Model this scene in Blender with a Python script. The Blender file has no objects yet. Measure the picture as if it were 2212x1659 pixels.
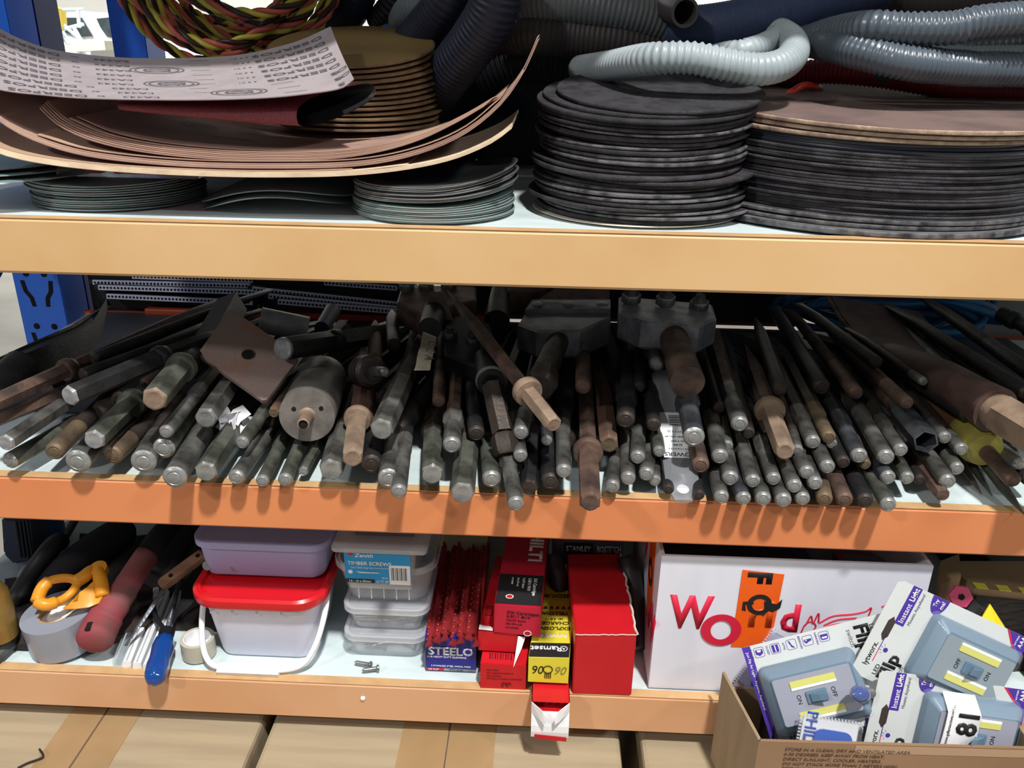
import bpy, bmesh, math, random
from math import sin, cos, pi, radians, sqrt, atan2
from mathutils import Vector, Matrix, noise
S = bpy.context.scene
COL = S.collection
# ------------------------------------------------------------------ camera
W_, H_, F_ = 2212.0, 1659.0, 1800.0
YAW, PITCH, ROLL = radians(-1.989), radians(22.33), radians(1.048)
CAMP = Vector((0, -0.786, 1.466))
_fw = Vector((sin(YAW), cos(YAW), 0)); _rt = Vector((cos(YAW), -sin(YAW), 0)); _up = Vector((0, 0, 1))
F2 = _fw*cos(PITCH) - _up*sin(PITCH); U2 = _fw*sin(PITCH) + _up*cos(PITCH)
R3 = _rt*cos(ROLL) + U2*sin(ROLL); U3 = -_rt*sin(ROLL) + U2*cos(ROLL)
cd = bpy.data.cameras.new('camera'); cam = bpy.data.objects.new('camera', cd); COL.objects.link(cam)
cd.sensor_fit = 'HORIZONTAL'; cd.sensor_width = 36; cd.lens = 36*F_/W_
cd.clip_start = .02; cd.clip_end = 100
mm = Matrix((R3, U3, -F2)).transposed().to_4x4(); mm.translation = CAMP
cam.matrix_world = mm; S.camera = cam
# ------------------------------------------------------------------ light
S.view_settings.view_transform = 'Standard'; S.view_settings.look = 'None'
S.view_settings.exposure = 0.0; S.view_settings.gamma = 1.0; S.view_settings.use_curve_mapping = False
wd = bpy.data.worlds.new('hall_air'); S.world = wd; wd.use_nodes = True
wb = wd.node_tree.nodes['Background']; wb.inputs[0].default_value = (.86, .93, 1, 1); wb.inputs[1].default_value = .20
def area(name, loc, to, size, power, color):
    l = bpy.data.lights.new(name, 'AREA'); l.shape = 'DISK'; l.size = size; l.energy = power; l.color = color
    o = bpy.data.objects.new(name, l); COL.objects.link(o); o.location = loc
    o.rotation_euler = (Vector(to) - Vector(loc)).to_track_quat('-Z', 'Y').to_euler()
    return o
KD = Vector((.17, -.44, 1.0))
area('high_bay_or_added_lamp', Vector((0, 0, 1.1)) + KD*5.2, (0, 0, 1.1), .34, 440, (1, .985, .96))
area('high_bay_or_added_lamp', (-4.2, -4.6, 5.6), (0, 0, 1.1), .5, 130, (1, .98, .96))
area('high_bay_or_added_lamp', (4.4, -2.8, 5.4), (0, 0, 1.1), .5, 80, (.98, .99, 1))
area('high_bay_or_added_lamp', (-4.5, 5.6, 4.6), (-4.5, 9.5, 1.5), .6, 520, (1, 1, 1))  # added lamp, turned away from the rack to brighten vehicle and background
area('high_bay_or_added_lamp', (1.5, 8.6, 5.6), (1.5, 13, 1.5), .6, 420, (1, 1, 1))  # added lamp aimed at the back wall to brighten it
# ------------------------------------------------------------------ unprojection helpers
def ray(px, py): return F2 + R3*((px - W_/2)/F_) - U3*((py - H_/2)/F_)
def atY(px, py, Y):
    d = ray(px, py); return CAMP + d*((Y - CAMP.y)/d.y)
def atZ(px, py, Z):
    d = ray(px, py); return CAMP + d*((Z - CAMP.z)/d.z)
def pxm(p): return (p - CAMP).dot(F2)/F_          # metres per pixel at p
Z1, Z2, Z3, ZC = 1.300, 1.014, .743, .668         # shelf tops, top of the cartons below
# ------------------------------------------------------------------ materials
def lin(c):
    return tuple(((v/255)/12.92 if v/255 <= .04045 else ((v/255+.055)/1.055)**2.4) for v in c)
MATS = {}
def mat(name, col, rough=.6, metal=0., col2=None, ns=30., bump=0., bs=200., spec=.5, trans=0., ior=1.45, alpha=1., stretch=None, coat=0., detail=4., lo=.4, hi=.65):
    if name in MATS: return MATS[name]
    m = bpy.data.materials.new(name); m.use_nodes = True; MATS[name] = m
    nt = m.node_tree; b = nt.nodes['Principled BSDF']
    b.inputs['Base Color'].default_value = (*lin(col), 1); b.inputs['Roughness'].default_value = rough
    b.inputs['Metallic'].default_value = metal; b.inputs['Specular IOR Level'].default_value = spec
    b.inputs['IOR'].default_value = ior; b.inputs['Transmission Weight'].default_value = trans; b.inputs['Alpha'].default_value = alpha
    b.inputs['Coat Weight'].default_value = coat
    if col2 or bump:
        tc = nt.nodes.new('ShaderNodeTexCoord'); mp = nt.nodes.new('ShaderNodeMapping'); nt.links.new(tc.outputs['Object'], mp.inputs[0])
        if stretch: mp.inputs['Scale'].default_value = stretch
    if col2:
        n = nt.nodes.new('ShaderNodeTexNoise'); n.inputs['Scale'].default_value = ns; n.inputs['Detail'].default_value = detail
        r = nt.nodes.new('ShaderNodeValToRGB'); r.color_ramp.elements[0].position = lo; r.color_ramp.elements[1].position = hi
        r.color_ramp.elements[0].color = (*lin(col), 1); r.color_ramp.elements[1].color = (*lin(col2), 1)
        nt.links.new(mp.outputs[0], n.inputs['Vector']); nt.links.new(n.outputs[0], r.inputs[0]); nt.links.new(r.outputs[0], b.inputs['Base Color'])
    if bump:
        n2 = nt.nodes.new('ShaderNodeTexNoise'); n2.inputs['Scale'].default_value = bs; n2.inputs['Detail'].default_value = 3
        bp = nt.nodes.new('ShaderNodeBump'); bp.inputs['Strength'].default_value = bump; bp.inputs['Distance'].default_value = .002
        nt.links.new(mp.outputs[0], n2.inputs['Vector']); nt.links.new(n2.outputs[0], bp.inputs['Height']); nt.links.new(bp.outputs[0], b.inputs['Normal'])
    return m
# ------------------------------------------------------------------ objects
def tag(o, label=None, cat=None, group=None, kind=None):
    if label: o['label'] = label
    if cat: o['category'] = cat
    if group: o['group'] = group
    if kind: o['kind'] = kind
    return o
def thing(name, loc, label, cat, group=None):
    o = bpy.data.objects.new(name, None); COL.objects.link(o); o.location = loc; o.empty_display_size = .02
    return tag(o, label, cat, group)
def obj(name, bm, m, parent=None, smooth=False, label=None):
    """bm carries world coordinates; the origin goes to the parent's base or the mesh's own bottom"""
    me = bpy.data.meshes.new(name)
    if parent: base = parent_loc(parent)
    else:
        vs = [v.co for v in bm.verts]; n = max(1, len(vs))
        base = Vector((sum(v.x for v in vs)/n, sum(v.y for v in vs)/n, min(v.z for v in vs)))
    bmesh.ops.translate(bm, verts=bm.verts, vec=-base)
    bm.normal_update(); bm.to_mesh(me); bm.free()
    if smooth == True:
        for p in me.polygons: p.use_smooth = True
    me.materials.append(m)
    o = bpy.data.objects.new(name, me); COL.objects.link(o)
    if smooth == 'auto':
        for p in me.polygons: p.use_smooth = True
        try: me.set_sharp_from_angle(angle=radians(35))
        except Exception: pass
    if parent: o.parent = parent; o['base'] = 1; del o['base']
    else: o.location = base
    BASES[o.name] = base
    if label: o['label'] = label
    return o
BASES = {}
def parent_loc(p):
    if p.name in BASES: return BASES[p.name]
    return p.location.copy()
class B:
    """mesh builder in world coordinates"""
    def __init__(s): s.bm = bmesh.new()
    def box(s, c, size, M=None, bevel=0):
        r = bmesh.ops.create_cube(s.bm, size=1)
        vs = r['verts']
        bmesh.ops.scale(s.bm, vec=Vector(size), verts=vs); bmesh.ops.translate(s.bm, vec=Vector(c), verts=vs)
        if bevel:
            es = list({e for v in vs for e in v.link_edges})
            rb = bmesh.ops.bevel(s.bm, geom=es, offset=bevel, segments=2, affect='EDGES', profile=.5)
            vs = list({v for f in rb['faces'] for v in f.verts} | {v for v in vs if v.is_valid})
        if M is not None: bmesh.ops.transform(s.bm, matrix=M, verts=vs)
        return s
    def rings(s, rings, cap=(True, True), closed=True):
        n = len(rings[0]); vr = [[s.bm.verts.new(p) for p in r] for r in rings]
        for a, b in zip(vr, vr[1:]):
            for i in range(n if closed else n-1):
                j = (i+1) % n
                try: s.bm.faces.new((a[i], a[j], b[j], b[i]))
                except ValueError: pass
        if closed and n > 2:
            if cap[0]: s.bm.faces.new(list(reversed(vr[0])))
            if cap[1]: s.bm.faces.new(vr[-1])
        return s
    def lathe(s, prof, M, n=32, cap=(True, True)):
        """prof: (radius, height) list around local z of M"""
        return s.rings([[M @ Vector((r*cos(2*pi*i/n), r*sin(2*pi*i/n), h)) for i in range(n)] for r, h in prof], cap)
    def prism(s, poly, h, M, z0=0, bevel=0):
        """extrude a 2D outline by h along local z"""
        return s.rings([[M @ Vector((x, y, z0)) for x, y in poly], [M @ Vector((x, y, z0+h)) for x, y in poly]])
    def tube(s, pts, r, n=10, rf=None, cap=(True, True)):
        pts = [Vector(p) for p in pts]; up = Vector((0, 0, 1)); rings = []
        t0 = (pts[1]-pts[0]).normalized(); a = t0.cross(up)
        if a.length < 1e-3: a = t0.cross(Vector((1, 0, 0)))
        a.normalize()
        for i, p in enumerate(pts):
            t = (pts[min(i+1, len(pts)-1)] - pts[max(i-1, 0)])
            if t.length < 1e-9: t = t0
            t.normalize(); a = (a - t*a.dot(t))
            if a.length < 1e-6: a = t.orthogonal()
            a.normalize(); b = t.cross(a); rr = rf(i) if rf else r
            rings.append([p + (a*cos(2*pi*k/n) + b*sin(2*pi*k/n))*rr for k in range(n)])
        return s.rings(rings, cap)
    def sheet(s, rows, th):
        """solid sheet from a grid of points (rows of equal length), th thick downwards along the surface normal"""
        nr, nc = len(rows), len(rows[0]); nrm = []
        for i in range(nr):
            q = []
            for j in range(nc):
                du = rows[i][min(j+1, nc-1)] - rows[i][max(j-1, 0)]; dv = rows[min(i+1, nr-1)][j] - rows[max(i-1, 0)][j]
                c = du.cross(dv); q.append(c.normalized() if c.length > 1e-12 else Vector((0, 0, 1)))
            nrm.append(q)
        top = [[s.bm.verts.new(rows[i][j]) for j in range(nc)] for i in range(nr)]
        bot = [[s.bm.verts.new(rows[i][j] - nrm[i][j]*th) for j in range(nc)] for i in range(nr)]
        F = s.bm.faces.new
        for i in range(nr-1):
            for j in range(nc-1):
                F((top[i][j], top[i][j+1], top[i+1][j+1], top[i+1][j])); F((bot[i][j], bot[i+1][j], bot[i+1][j+1], bot[i][j+1]))
        for j in range(nc-1):
            F((top[0][j+1], top[0][j], bot[0][j], bot[0][j+1])); F((top[-1][j], top[-1][j+1], bot[-1][j+1], bot[-1][j]))
        for i in range(nr-1):
            F((top[i][0], top[i+1][0], bot[i+1][0], bot[i][0])); F((top[i+1][-1], top[i][-1], bot[i][-1], bot[i+1][-1]))
        return s
    def done(s, name, m, parent=None, smooth=False, label=None):
        bmesh.ops.recalc_face_normals(s.bm, faces=s.bm.faces)
        return obj(name, s.bm, m, parent, smooth, label)
def frame(o, x, y=None, z=None):
    """matrix with origin o, local x along x and y roughly along y"""
    o = Vector(o); x = Vector(x).normalized()
    if y is not None:
        y = Vector(y); y = (y - x*y.dot(x)).normalized(); z = x.cross(y)
    else:
        z = Vector(z); z = (z - x*z.dot(x)).normalized(); y = z.cross(x)
    M = Matrix((x, y, z)).transposed().to_4x4(); M.translation = o; return M
def axisM(o, d, up=Vector((0, 0, 1))):
    """local z along d"""
    d = Vector(d).normalized(); x = up.cross(d)
    if x.length < 1e-4: x = Vector((1, 0, 0))
    x.normalize(); y = d.cross(x); M = Matrix((x, y, d)).transposed().to_4x4(); M.translation = Vector(o); return M
def T(x, y, z): return Matrix.Translation((x, y, z))
def rrect(w, h, r, n=4, cx=0, cy=0):
    out = []
    for k, (sx, sy) in enumerate(((1, 1), (-1, 1), (-1, -1), (1, -1))):
        for i in range(n+1):
            a = pi/2*(k + i/n); out.append((cx + sx*(w/2-r) + r*cos(a), cy + sy*(h/2-r) + r*sin(a)))
    return out
_tx = {}
def text_bm(s, size, bold=0., sx=1., align='CENTER', slant=0.):
    key = (s, bold, slant)
    if key not in _tx:
        c = bpy.data.curves.new('t', 'FONT'); c.body = s; c.size = 1; c.offset = bold; c.shear = slant; c.resolution_u = 2; c.align_x = 'LEFT'
        o = bpy.data.objects.new('t', c); COL.objects.link(o)
        bpy.context.view_layer.update()
        me = bpy.data.meshes.new_from_object(o.evaluated_get(bpy.context.evaluated_depsgraph_get()))
        bpy.data.objects.remove(o); _tx[key] = me
    bm = bmesh.new(); bm.from_mesh(_tx[key])
    if not bm.verts: return bm
    x0 = min(v.co.x for v in bm.verts); x1 = max(v.co.x for v in bm.verts)
    off = {'CENTER': (x0+x1)/2, 'LEFT': x0, 'RIGHT': x1}[align]
    for v in bm.verts: v.co = Vector(((v.co.x-off)*size*sx, v.co.y*size, 0))
    return bm
def text(parent, s, M, size, m, x=0, y=0, rot=0, bold=0., sx=1., align='CENTER', slant=0., lift=.0004, name='printed_text', depth=.0002):
    bm = text_bm(s, size, bold, sx, align, slant)
    if not bm.faces: bm.free(); return None
    r = bmesh.ops.extrude_face_region(bm, geom=list(bm.faces))
    bmesh.ops.translate(bm, vec=(0, 0, depth), verts=[g for g in r['geom'] if isinstance(g, bmesh.types.BMVert)])
    bmesh.ops.transform(bm, matrix=M @ T(x, y, lift) @ Matrix.Rotation(rot, 4, 'Z'), verts=bm.verts)
    bmesh.ops.recalc_face_normals(bm, faces=bm.faces)
    return obj(name, bm, m, parent)
def flat(parent, poly, M, m, name, lift=.0002, th=.0002, label=None):
    return B().prism(poly, th, M, z0=lift).done(name, m, parent, label=label)
def rect(x0, y0, x1, y1): return [(x0, y0), (x1, y0), (x1, y1), (x0, y1)]
def circ(cx, cy, r, n=24, ry=None): return [(cx + r*cos(2*pi*i/n), cy + (ry or r)*sin(2*pi*i/n)) for i in range(n)]
def spline(pts, n=12):
    """Catmull-Rom through the points"""
    P = [Vector(p) for p in pts]; P = [P[0]*2-P[1]] + P + [P[-1]*2-P[-2]]; out = []
    for i in range(1, len(P)-2):
        a, b, c, d = P[i-1:i+3]
        for k in range(n):
            t = k/n; out.append(.5*((2*b) + (c-a)*t + (2*a-5*b+4*c-d)*t*t + (3*b-a-3*c+d)*t**3))
    out.append(P[-2]); return out
def resample(pts, step):
    L = [0]
    for a, b in zip(pts, pts[1:]): L.append(L[-1] + (b-a).length)
    n = max(2, int(L[-1]/step)); out = []; j = 0
    for i in range(n+1):
        s = L[-1]*i/n
        while j < len(L)-2 and L[j+1] < s: j += 1
        t = (s-L[j])/max(1e-9, L[j+1]-L[j]); out.append(pts[j].lerp(pts[j+1], min(1, max(0, t))))
    return out
random.seed(7)
ORD = ['zeroth', 'first', 'second', 'third', 'fourth', 'fifth', 'sixth', 'seventh', 'eighth', 'ninth', 'tenth', 'eleventh', 'twelfth', 'thirteenth', 'fourteenth', 'fifteenth', 'sixteenth', 'seventeenth', 'eighteenth', 'nineteenth', 'twentieth', 'twenty-first', 'twenty-second', 'twenty-third', 'twenty-fourth', 'twenty-fifth', 'twenty-sixth', 'twenty-seventh', 'twenty-eighth']
# ------------------------------------------------------------------ palette
M_or = [mat('amber_paint_a', (220, 180, 130), .5, col2=(212, 170, 118), ns=6, bump=.05, bs=500),
        mat('orange_paint_b', (222, 138, 88), .5, col2=(214, 128, 80), ns=5, bump=.05, bs=500),
        mat('peach_paint_c', (218, 168, 128), .5, col2=(210, 154, 108), ns=4, bump=.05, bs=500)]
M_lip = mat('worn_beam_lip', (204, 164, 116), .5, col2=(190, 152, 108), ns=40)
M_board = mat('white_shelf_board', (208, 222, 222), .45, col2=(194, 208, 208), ns=9, stretch=(1, 4, 1))
M_blue = mat('blue_upright_paint', (34, 112, 236), .35, coat=.3)
M_blued = mat('dark_blue_upright_paint', (14, 48, 128), .4)
M_black = mat('black_plastic', (26, 27, 30), .5)
M_blackr = mat('black_rubber', (22, 22, 24), .75)
M_void = mat('dark_hole', (8, 8, 8), .9)
M_steel = mat('clean_steel', (168, 170, 170), .35, .8, col2=(120, 122, 122), ns=60)
M_white = mat('white_plastic', (236, 238, 240), .35)
M_card = mat('brown_cardboard', (166, 150, 122), .85, col2=(154, 138, 112), ns=5, stretch=(1, 12, 1), bump=.08, bs=90)
M_cardd = mat('worn_cardboard', (170, 142, 108), .85, col2=(156, 128, 96), ns=9)
M_ptape = mat('brown_parcel_tape', (160, 132, 96), .3, col2=(150, 122, 86), ns=12)
M_red = mat('red_carton_print', (196, 26, 36), .4, col2=(184, 20, 30), ns=8)
M_ink = mat('black_ink', (28, 28, 30), .6)
M_wink = mat('white_ink', (238, 238, 238), .5)
M_paper = mat('white_paper', (234, 234, 236), .6)
M_rink = mat('red_ink', (206, 30, 62), .55)
M_purp = mat('purple_ink', (72, 48, 150), .5)
# ------------------------------------------------------------------ hall
def struct(name, b, m): return tag(b.done(name, m), kind='structure')
struct('floor', B().box((0, 3, -.05), (26, 26, .1)), mat('concrete_floor', (176, 172, 162), .5, col2=(150, 148, 140), ns=2))
struct('wall_back', B().box((0, 13.1, 3), (26, .2, 6)), mat('pale_wall_sheeting', (226, 224, 214), .8, col2=(216, 212, 200), ns=1))
struct('wall_left', B().box((-13.1, 3, 3), (.2, 20.2, 6)), MATS['pale_wall_sheeting'])
struct('wall_right', B().box((13.1, 3, 3), (.2, 20.2, 6)), MATS['pale_wall_sheeting'])
# ------------------------------------------------------------------ shelving rack
XL, XR, DEP = -.805, 1.5, .60
def beam_prof(b, zt, zb, x0, x1, y0, flip=1):
    p = [(0, zb+.003), (0, zt-.003), (.002, zt), (.0135, zt), (.0135, zt-.02), (.038, zt-.02), (.038, zb), (.003, zb)]
    b.rings([[Vector((x, y0 + flip*q[0], q[1])) for q in p] for x in (x0, x1)])
rack = thing('shelving_rack', (0, .3, 0), 'long industrial shelving rack with orange beams and blue perforated uprights', 'shelving rack')
for k, (zt, zb) in enumerate(((Z1, Z1-.0555), (Z2, Z2-.0555), (Z3, Z3-.0555), (1.81, 1.755))):
    mt = M_or[min(k, 2)]
    b = B(); beam_prof(b, zt, zb, XL, XR, 0); bo = b.done('beam', mt, rack)
    if k < 3: bo['label'] = ('pale amber beam carrying the top shelf', 'deep orange beam under the chisels', 'peach coloured beam of the lowest shelf')[k]
    B().box(((XL+XR)/2, .0068, zt+.0003), (XR-XL, .0128, .0006)).done('beam_lip', M_lip, bo)
    b = B(); beam_prof(b, zt, zb, XL, XR, DEP, -1); b.done('rear_beam', mat('rear_beam_paint', (196, 84, 44), .5), rack)
    for x in (-.5, .1, .7):
        B().box((x, .3, zt-.034), (.03, .52, .026)).done('support_bar', M_steel, rack)
    bd = B().box(((XL+XR)/2, .3, zt-.0105), (XR-XL-.02, .57, .017)).done('shelf_board', M_board)
    tag(bd, ('white shelf board of the top shelf under the disc stacks', 'white shelf board under the pile of breaker chisels', 'white shelf board of the lowest shelf under the boxes and tubs', 'white shelf board of the level above the hoses')[k], 'shelf')
def upright(x, y, w, d, m, z0=0, z1=2.4, holes=True):
    b = B(); t = .0025
    b.box((x, y, (z0+z1)/2), (w, t, z1-z0)); b.box((x-w/2, y+d/2, (z0+z1)/2), (t, d, z1-z0)); b.box((x+w/2, y+d/2, (z0+z1)/2), (t, d, z1-z0))
    b.box((x-w/2+.008, y+d, (z0+z1)/2), (.016, t, z1-z0)); b.box((x+w/2-.008, y+d, (z0+z1)/2), (.016, t, z1-z0))
    u = b.done('upright', m, rack)
    if holes:
        z = Z1-.1-.3
        while z < Z1+.3:
            for sx in (-1, 1):
                M = frame((x + sx*w*.2, y-.0012, z), (1, 0, 0), (0, 0, 1))
                B().prism(circ(0, 0, .0055, 14), .0006, M).done('punched_hole', M_void, u)
                q = [(-.014, .030), (-.006, .030), (-.003, .012), (.006, 0), (.008, -.016), (0, -.016), (-.002, -.002), (-.011, .010)]
                B().prism([(sx*a*-.9, c-.042) for a, c in q], .0006, M).done('punched_slot', M_void, u)
            z += .094
    return u
pA = atY(78, 600, .56)
upright(pA.x, .56, .078, .07, M_blue)
upright(pA.x, .02-.06, .078, .055, M_blue, holes=False) if False else None
pB = atY(182, 610, .66); upright(pB.x-.03, .66, .06, .07, M_blued, holes=False)
pC = atY(285, 60, .72); upright(pC.x-.008, .72, .056, .07, M_blue, holes=False)
upright(XR+.05, .0, .08, .07, M_blue); upright(XR+.05, .56, .08, .07, M_blue); upright(XL-.05, .0, .08, .07, M_blue)
for z in (1.2, 1.75): B().tube([(pA.x, .6, z), (pA.x, .03, z-.35)], .008, 8).done('brace', M_blued, rack)
o = B().box((.01, .378, Z2+.0006), (1.56, .416, .001)).done('steel_sheet', mat('dark_grey_sheet', (74, 76, 82), .55, col2=(58, 60, 66), ns=5)); tag(o, 'dark grey metal sheet extended across the rear shelf to darken gaps under the chisels', 'sheet')  # grey sheet, carried on across the rear to darken gaps in the pile
# ------------------------------------------------------------------ parked utility vehicle behind the rack
VY = 8.0
vp = atY(190, 80, VY)
ute = thing('utility_vehicle', (vp.x, VY, 0), 'white utility vehicle parked in the hall behind the rack, left of the cable coil', 'vehicle')
Mv = mat('white_car_paint', (232, 236, 240), .25, coat=.4); Mg = mat('tinted_car_glass', (48, 56, 58), .1, spec=.8)
def Q(px, py, dy=0): return atY(px, py, VY+dy)
b = B()
def slab(pts, th, y=0):
    P = [Q(*p, dy=y) for p in pts]; B_ = b; B_.rings([[q for q in P], [q + Vector((0, th, 0)) for q in P]])
slab([(120, 30), (178, 24), (260, 30), (262, 122), (205, 140), (140, 120), (112, 60)], 1.8)
b.box((vp.x+.2, VY+1.2, .95), (2.0, 2.2, .75), bevel=.08); b.done('cab', Mv, ute)
b = B(); slab([(134, 38), (176, 38), (200, 78), (168, 80), (140, 70)], .02, -.02); b.done('rear_window', Mg, ute)
b = B(); slab([(208, 40), (250, 36), (262, 85), (232, 80), (216, 58)], .02, -.02); b.done('side_window', Mg, ute)
b = B(); slab([(135, 98), (225, 88), (228, 108), (150, 112)], .5, -.5); b.done('tray', mat('tray_timber', (196, 192, 170), .7), ute)
b = B()
for p, q in (((112, 30), (118, 75)), ((118, 68), (180, 52)), ((128, 46), (188, 98)), ((168, 22), (172, 60)), ((112, 22), (182, 20)), ((160, 60), (178, 92)), ((180, 24), (225, 92)), ((128, 68), (148, 96))):
    b.tube([Q(*p, dy=-.3), Q(*q, dy=-.3)], .018, 6)
b.done('ladder_rack', mat('galvanised_rack_bar', (200, 214, 226), .4, .3), ute)
b = B(); slab([(108, 14), (124, 18), (128, 62), (112, 70)], .15, -.4); b.done('yellow_hook', mat('yellow_hook_paint', (222, 190, 52), .5), ute)
for sx in (-.7, .9):
    B().lathe([(.1, -.1), (.34, -.1), (.36, -.06), (.36, .06), (.34, .1), (.1, .1)], Matrix.Translation((vp.x+.2+sx, VY+.3, .36)) @ Matrix.Rotation(pi/2, 4, 'X'), 32).done('wheel', M_blackr, ute, 'auto')
B().box((vp.x+.2, VY+.8, .55), (1.9, 1.2, .2)).done('chassis', M_black, ute)
# ------------------------------------------------------------------ cartons under the lowest shelf
def carton_floor(p0, p1, x0, x1, y0, y1, label, tape=True, tx=0, tw=.05):
    t = thing('cardboard_box', ((x0+x1)/2, (y0+y1)/2, 0), label, 'box', 'brown cartons under the lowest beam')
    g = .0015
    b = B(); b.box(((x0+x1)/2, (y0+y1)/2, ZC/2), (x1-x0, y1-y0, ZC), bevel=.006); body = b.done('carton_body', M_card, t)
    xs = tx if tx else (x0+x1)/2
    B().box((xs, (y0+y1)/2, ZC-.0002), (.0016, y1-y0-.004, .0012)).done('flap_seam', mat('seam_shadow_line', (96, 74, 52), .9), t)
    if tape:
        for sx in (-1, 1):
            B().box((xs + sx*(tw/4+.0008), (y0+y1)/2, ZC+.0004), (tw/2-.001, y1-y0-.002, .0008)).done('parcel_tape', M_ptape, t)
    return t
carton_floor(0, 0, -.96, -.335, -.42, .26, 'brown carton at the left with tape along its seam and a bent wire on top', tx=-.5365, tw=.088)
carton_floor(0, 0, -.322, .1145, -.42, .26, 'widest brown carton with a tape seam, below the boxes of the lowest shelf', tx=-.098, tw=.115)
carton_floor(0, 0, .140, .72, -.42, .26, 'brown carton at the right carrying the open box of switch lights')
B().box((-.537, -.08, ZC+.0011), (.088, .66, .0006)).done('parcel_tape', M_ptape) if False else None
wr = B().tube(spline([atZ(38, 1659, ZC+.003), atZ(60, 1648, ZC+.003), atZ(88, 1638, ZC+.004), atZ(93, 1630, ZC+.005), atZ(85, 1618, ZC+.006)], 8), .0012, 8).done('bent_wire', mat('dark_wire', (60, 56, 58), .4, .6))
tag(wr, 'short bent dark wire lying on the left brown carton', 'wire')
# ================================================================== TOP SHELF
def disc_mesh(b, R, th, c, rx, ry, wob=0, seed=0, hole=0, n=72, M=None):
    M = M or (Matrix.Translation(c) @ Matrix.Rotation(rx, 4, 'X') @ Matrix.Rotation(ry, 4, 'Y'))
    rr = random.Random(seed); ph = rr.random()*6; rings = []
    prof = [(R*.35, 0), (R*.93, 0), (R-.0006, .0), (R, th*.3), (R, th*.7), (R-.0006, th), (R*.93, th), (R*.35, th)]
    for r, h in prof:
        q = []
        for i in range(n):
            a = 2*pi*i/n; k = (r/R)**2
            e = 1 + .0035*sin(5*a+ph)*k + .002*sin(11*a+2*ph)*k
            q.append(M @ Vector((r*e*cos(a), r*e*sin(a), h + wob*k*sin(2*a+ph))))
        rings.append(q)
    return b.rings(rings)
grit = [mat('black_grit_disc_a', (52, 50, 54), .7, col2=(30, 29, 33), ns=60, bump=.5, bs=900),
        mat('black_grit_disc_b', (66, 64, 68), .65, col2=(38, 36, 40), ns=45, bump=.6, bs=800),
        mat('black_grit_disc_c', (44, 40, 46), .7, col2=(62, 58, 62), ns=90, bump=.6, bs=1000)]
cloth_back = mat('grey_cloth_disc_back', (96, 98, 98), .85, col2=(80, 82, 82), ns=30)
white_rim = mat('pale_worn_rim', (104, 102, 104), .6, col2=(40, 38, 42), ns=70)
brown_disc = mat('brown_grit_disc', (112, 92, 86), .8, col2=(88, 70, 68), ns=12, bump=.3, bs=600)
brown_rim = mat('beige_worn_rim', (176, 152, 128), .8, col2=(120, 96, 86), ns=50, bump=.3, bs=500)
def disc(name, b, m, label, cat, group, rim=None, R=0, th=0, M=None):
    o = b.done(name, m, None, 'auto'); tag(o, label, cat, group)
    return o
def stack(specs, base, cx, cy, zf0, zf1, zb0, zb1, group, seed, jit=.004):
    """specs bottom to top: (R, th, mat, label extra); tilt grows from level to (zb1-zf1)"""
    rr = random.Random(seed); n = len(specs); tot = sum(s[1] for s in specs); acc = 0
    gap = [(zf1-zf0-tot)/n, (zb1-zb0-tot)/n]
    for k, (R, th, m, lab, dx, rim) in enumerate(specs):
        f = zf0 + acc + gap[0]*k; bk = zb0 + acc + gap[1]*k
        tilt = math.asin(min(.4, (bk-f)/(2*R))); roll = rr.uniform(-.006, .006) if 0 < k else 0
        c = Vector((cx + dx + rr.uniform(-jit, jit), cy + rr.uniform(-jit*.6, jit*.6), (f+bk)/2 + (0.0002)))
        M = Matrix.Translation(c) @ Matrix.Rotation(tilt, 4, 'X') @ Matrix.Rotation(roll, 4, 'Y') @ Matrix.Rotation(rr.random()*6, 4, 'Z')
        if rim:
            t = thing(base, c, lab, 'sanding disc', group)
            b = B(); disc_mesh(b, R-.0012, th, None, 0, 0, 0, k, M=M); b.done('abrasive_face', m, t, 'auto')
            b = B(); N = 72; b.rings([[M @ Vector((r*cos(2*pi*i/N), r*sin(2*pi*i/N), h)) for i in range(N)] for r, h in ((R-.0014, th*.05), (R, th*.2), (R+.0003, th*.5), (R, th*.8), (R-.0014, th*.95))], (False, False))
            b.done('worn_rim', rim, t, 'auto')
        else:
            b = B(); disc_mesh(b, R, th, None, 0, 0, 0, k, M=M); tag(b.done(base, m, None, 'auto'), lab, 'sanding disc', group)
        acc += th
# middle stack of black discs
sp = [(.1125, .0012, mat('cream_disc_paper', (226, 214, 196), .7), 'cream paper-backed disc at the very bottom of the middle black disc stack', .0, None)]
rr = random.Random(3); NM = 25
for k in range(1, NM+1):
    top = NM+1-k
    R = .1125 + rr.uniform(-.0025, .002) - (.004 if 11 < k < 20 else 0); dx = .002 + (.004 if k > 20 else 0) + (.006 if k in (2, 3, 9, 10) else 0)
    th = rr.choice((.0032, .0036, .0042)); m = rr.choice(grit); rim = rr.choice((None, None, white_rim))
    if k in (3, 7, 8): m = cloth_back; rim = white_rim
    lab = ORD[top] + ' black abrasive disc from the top of the middle disc stack'
    if top == 1: lab = 'topmost black mesh sanding disc tilted on the middle disc stack'; R = .107; dx = .012; th = .0035; m = grit[0]; rim = None
    sp.append((R, th, m, lab, dx, rim))
stack(sp, 'sanding_disc', .098, .138, Z1+.0004, 1.409, Z1+.0004, 1.441, 'black discs in the middle stack', 5, .0055)
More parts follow.
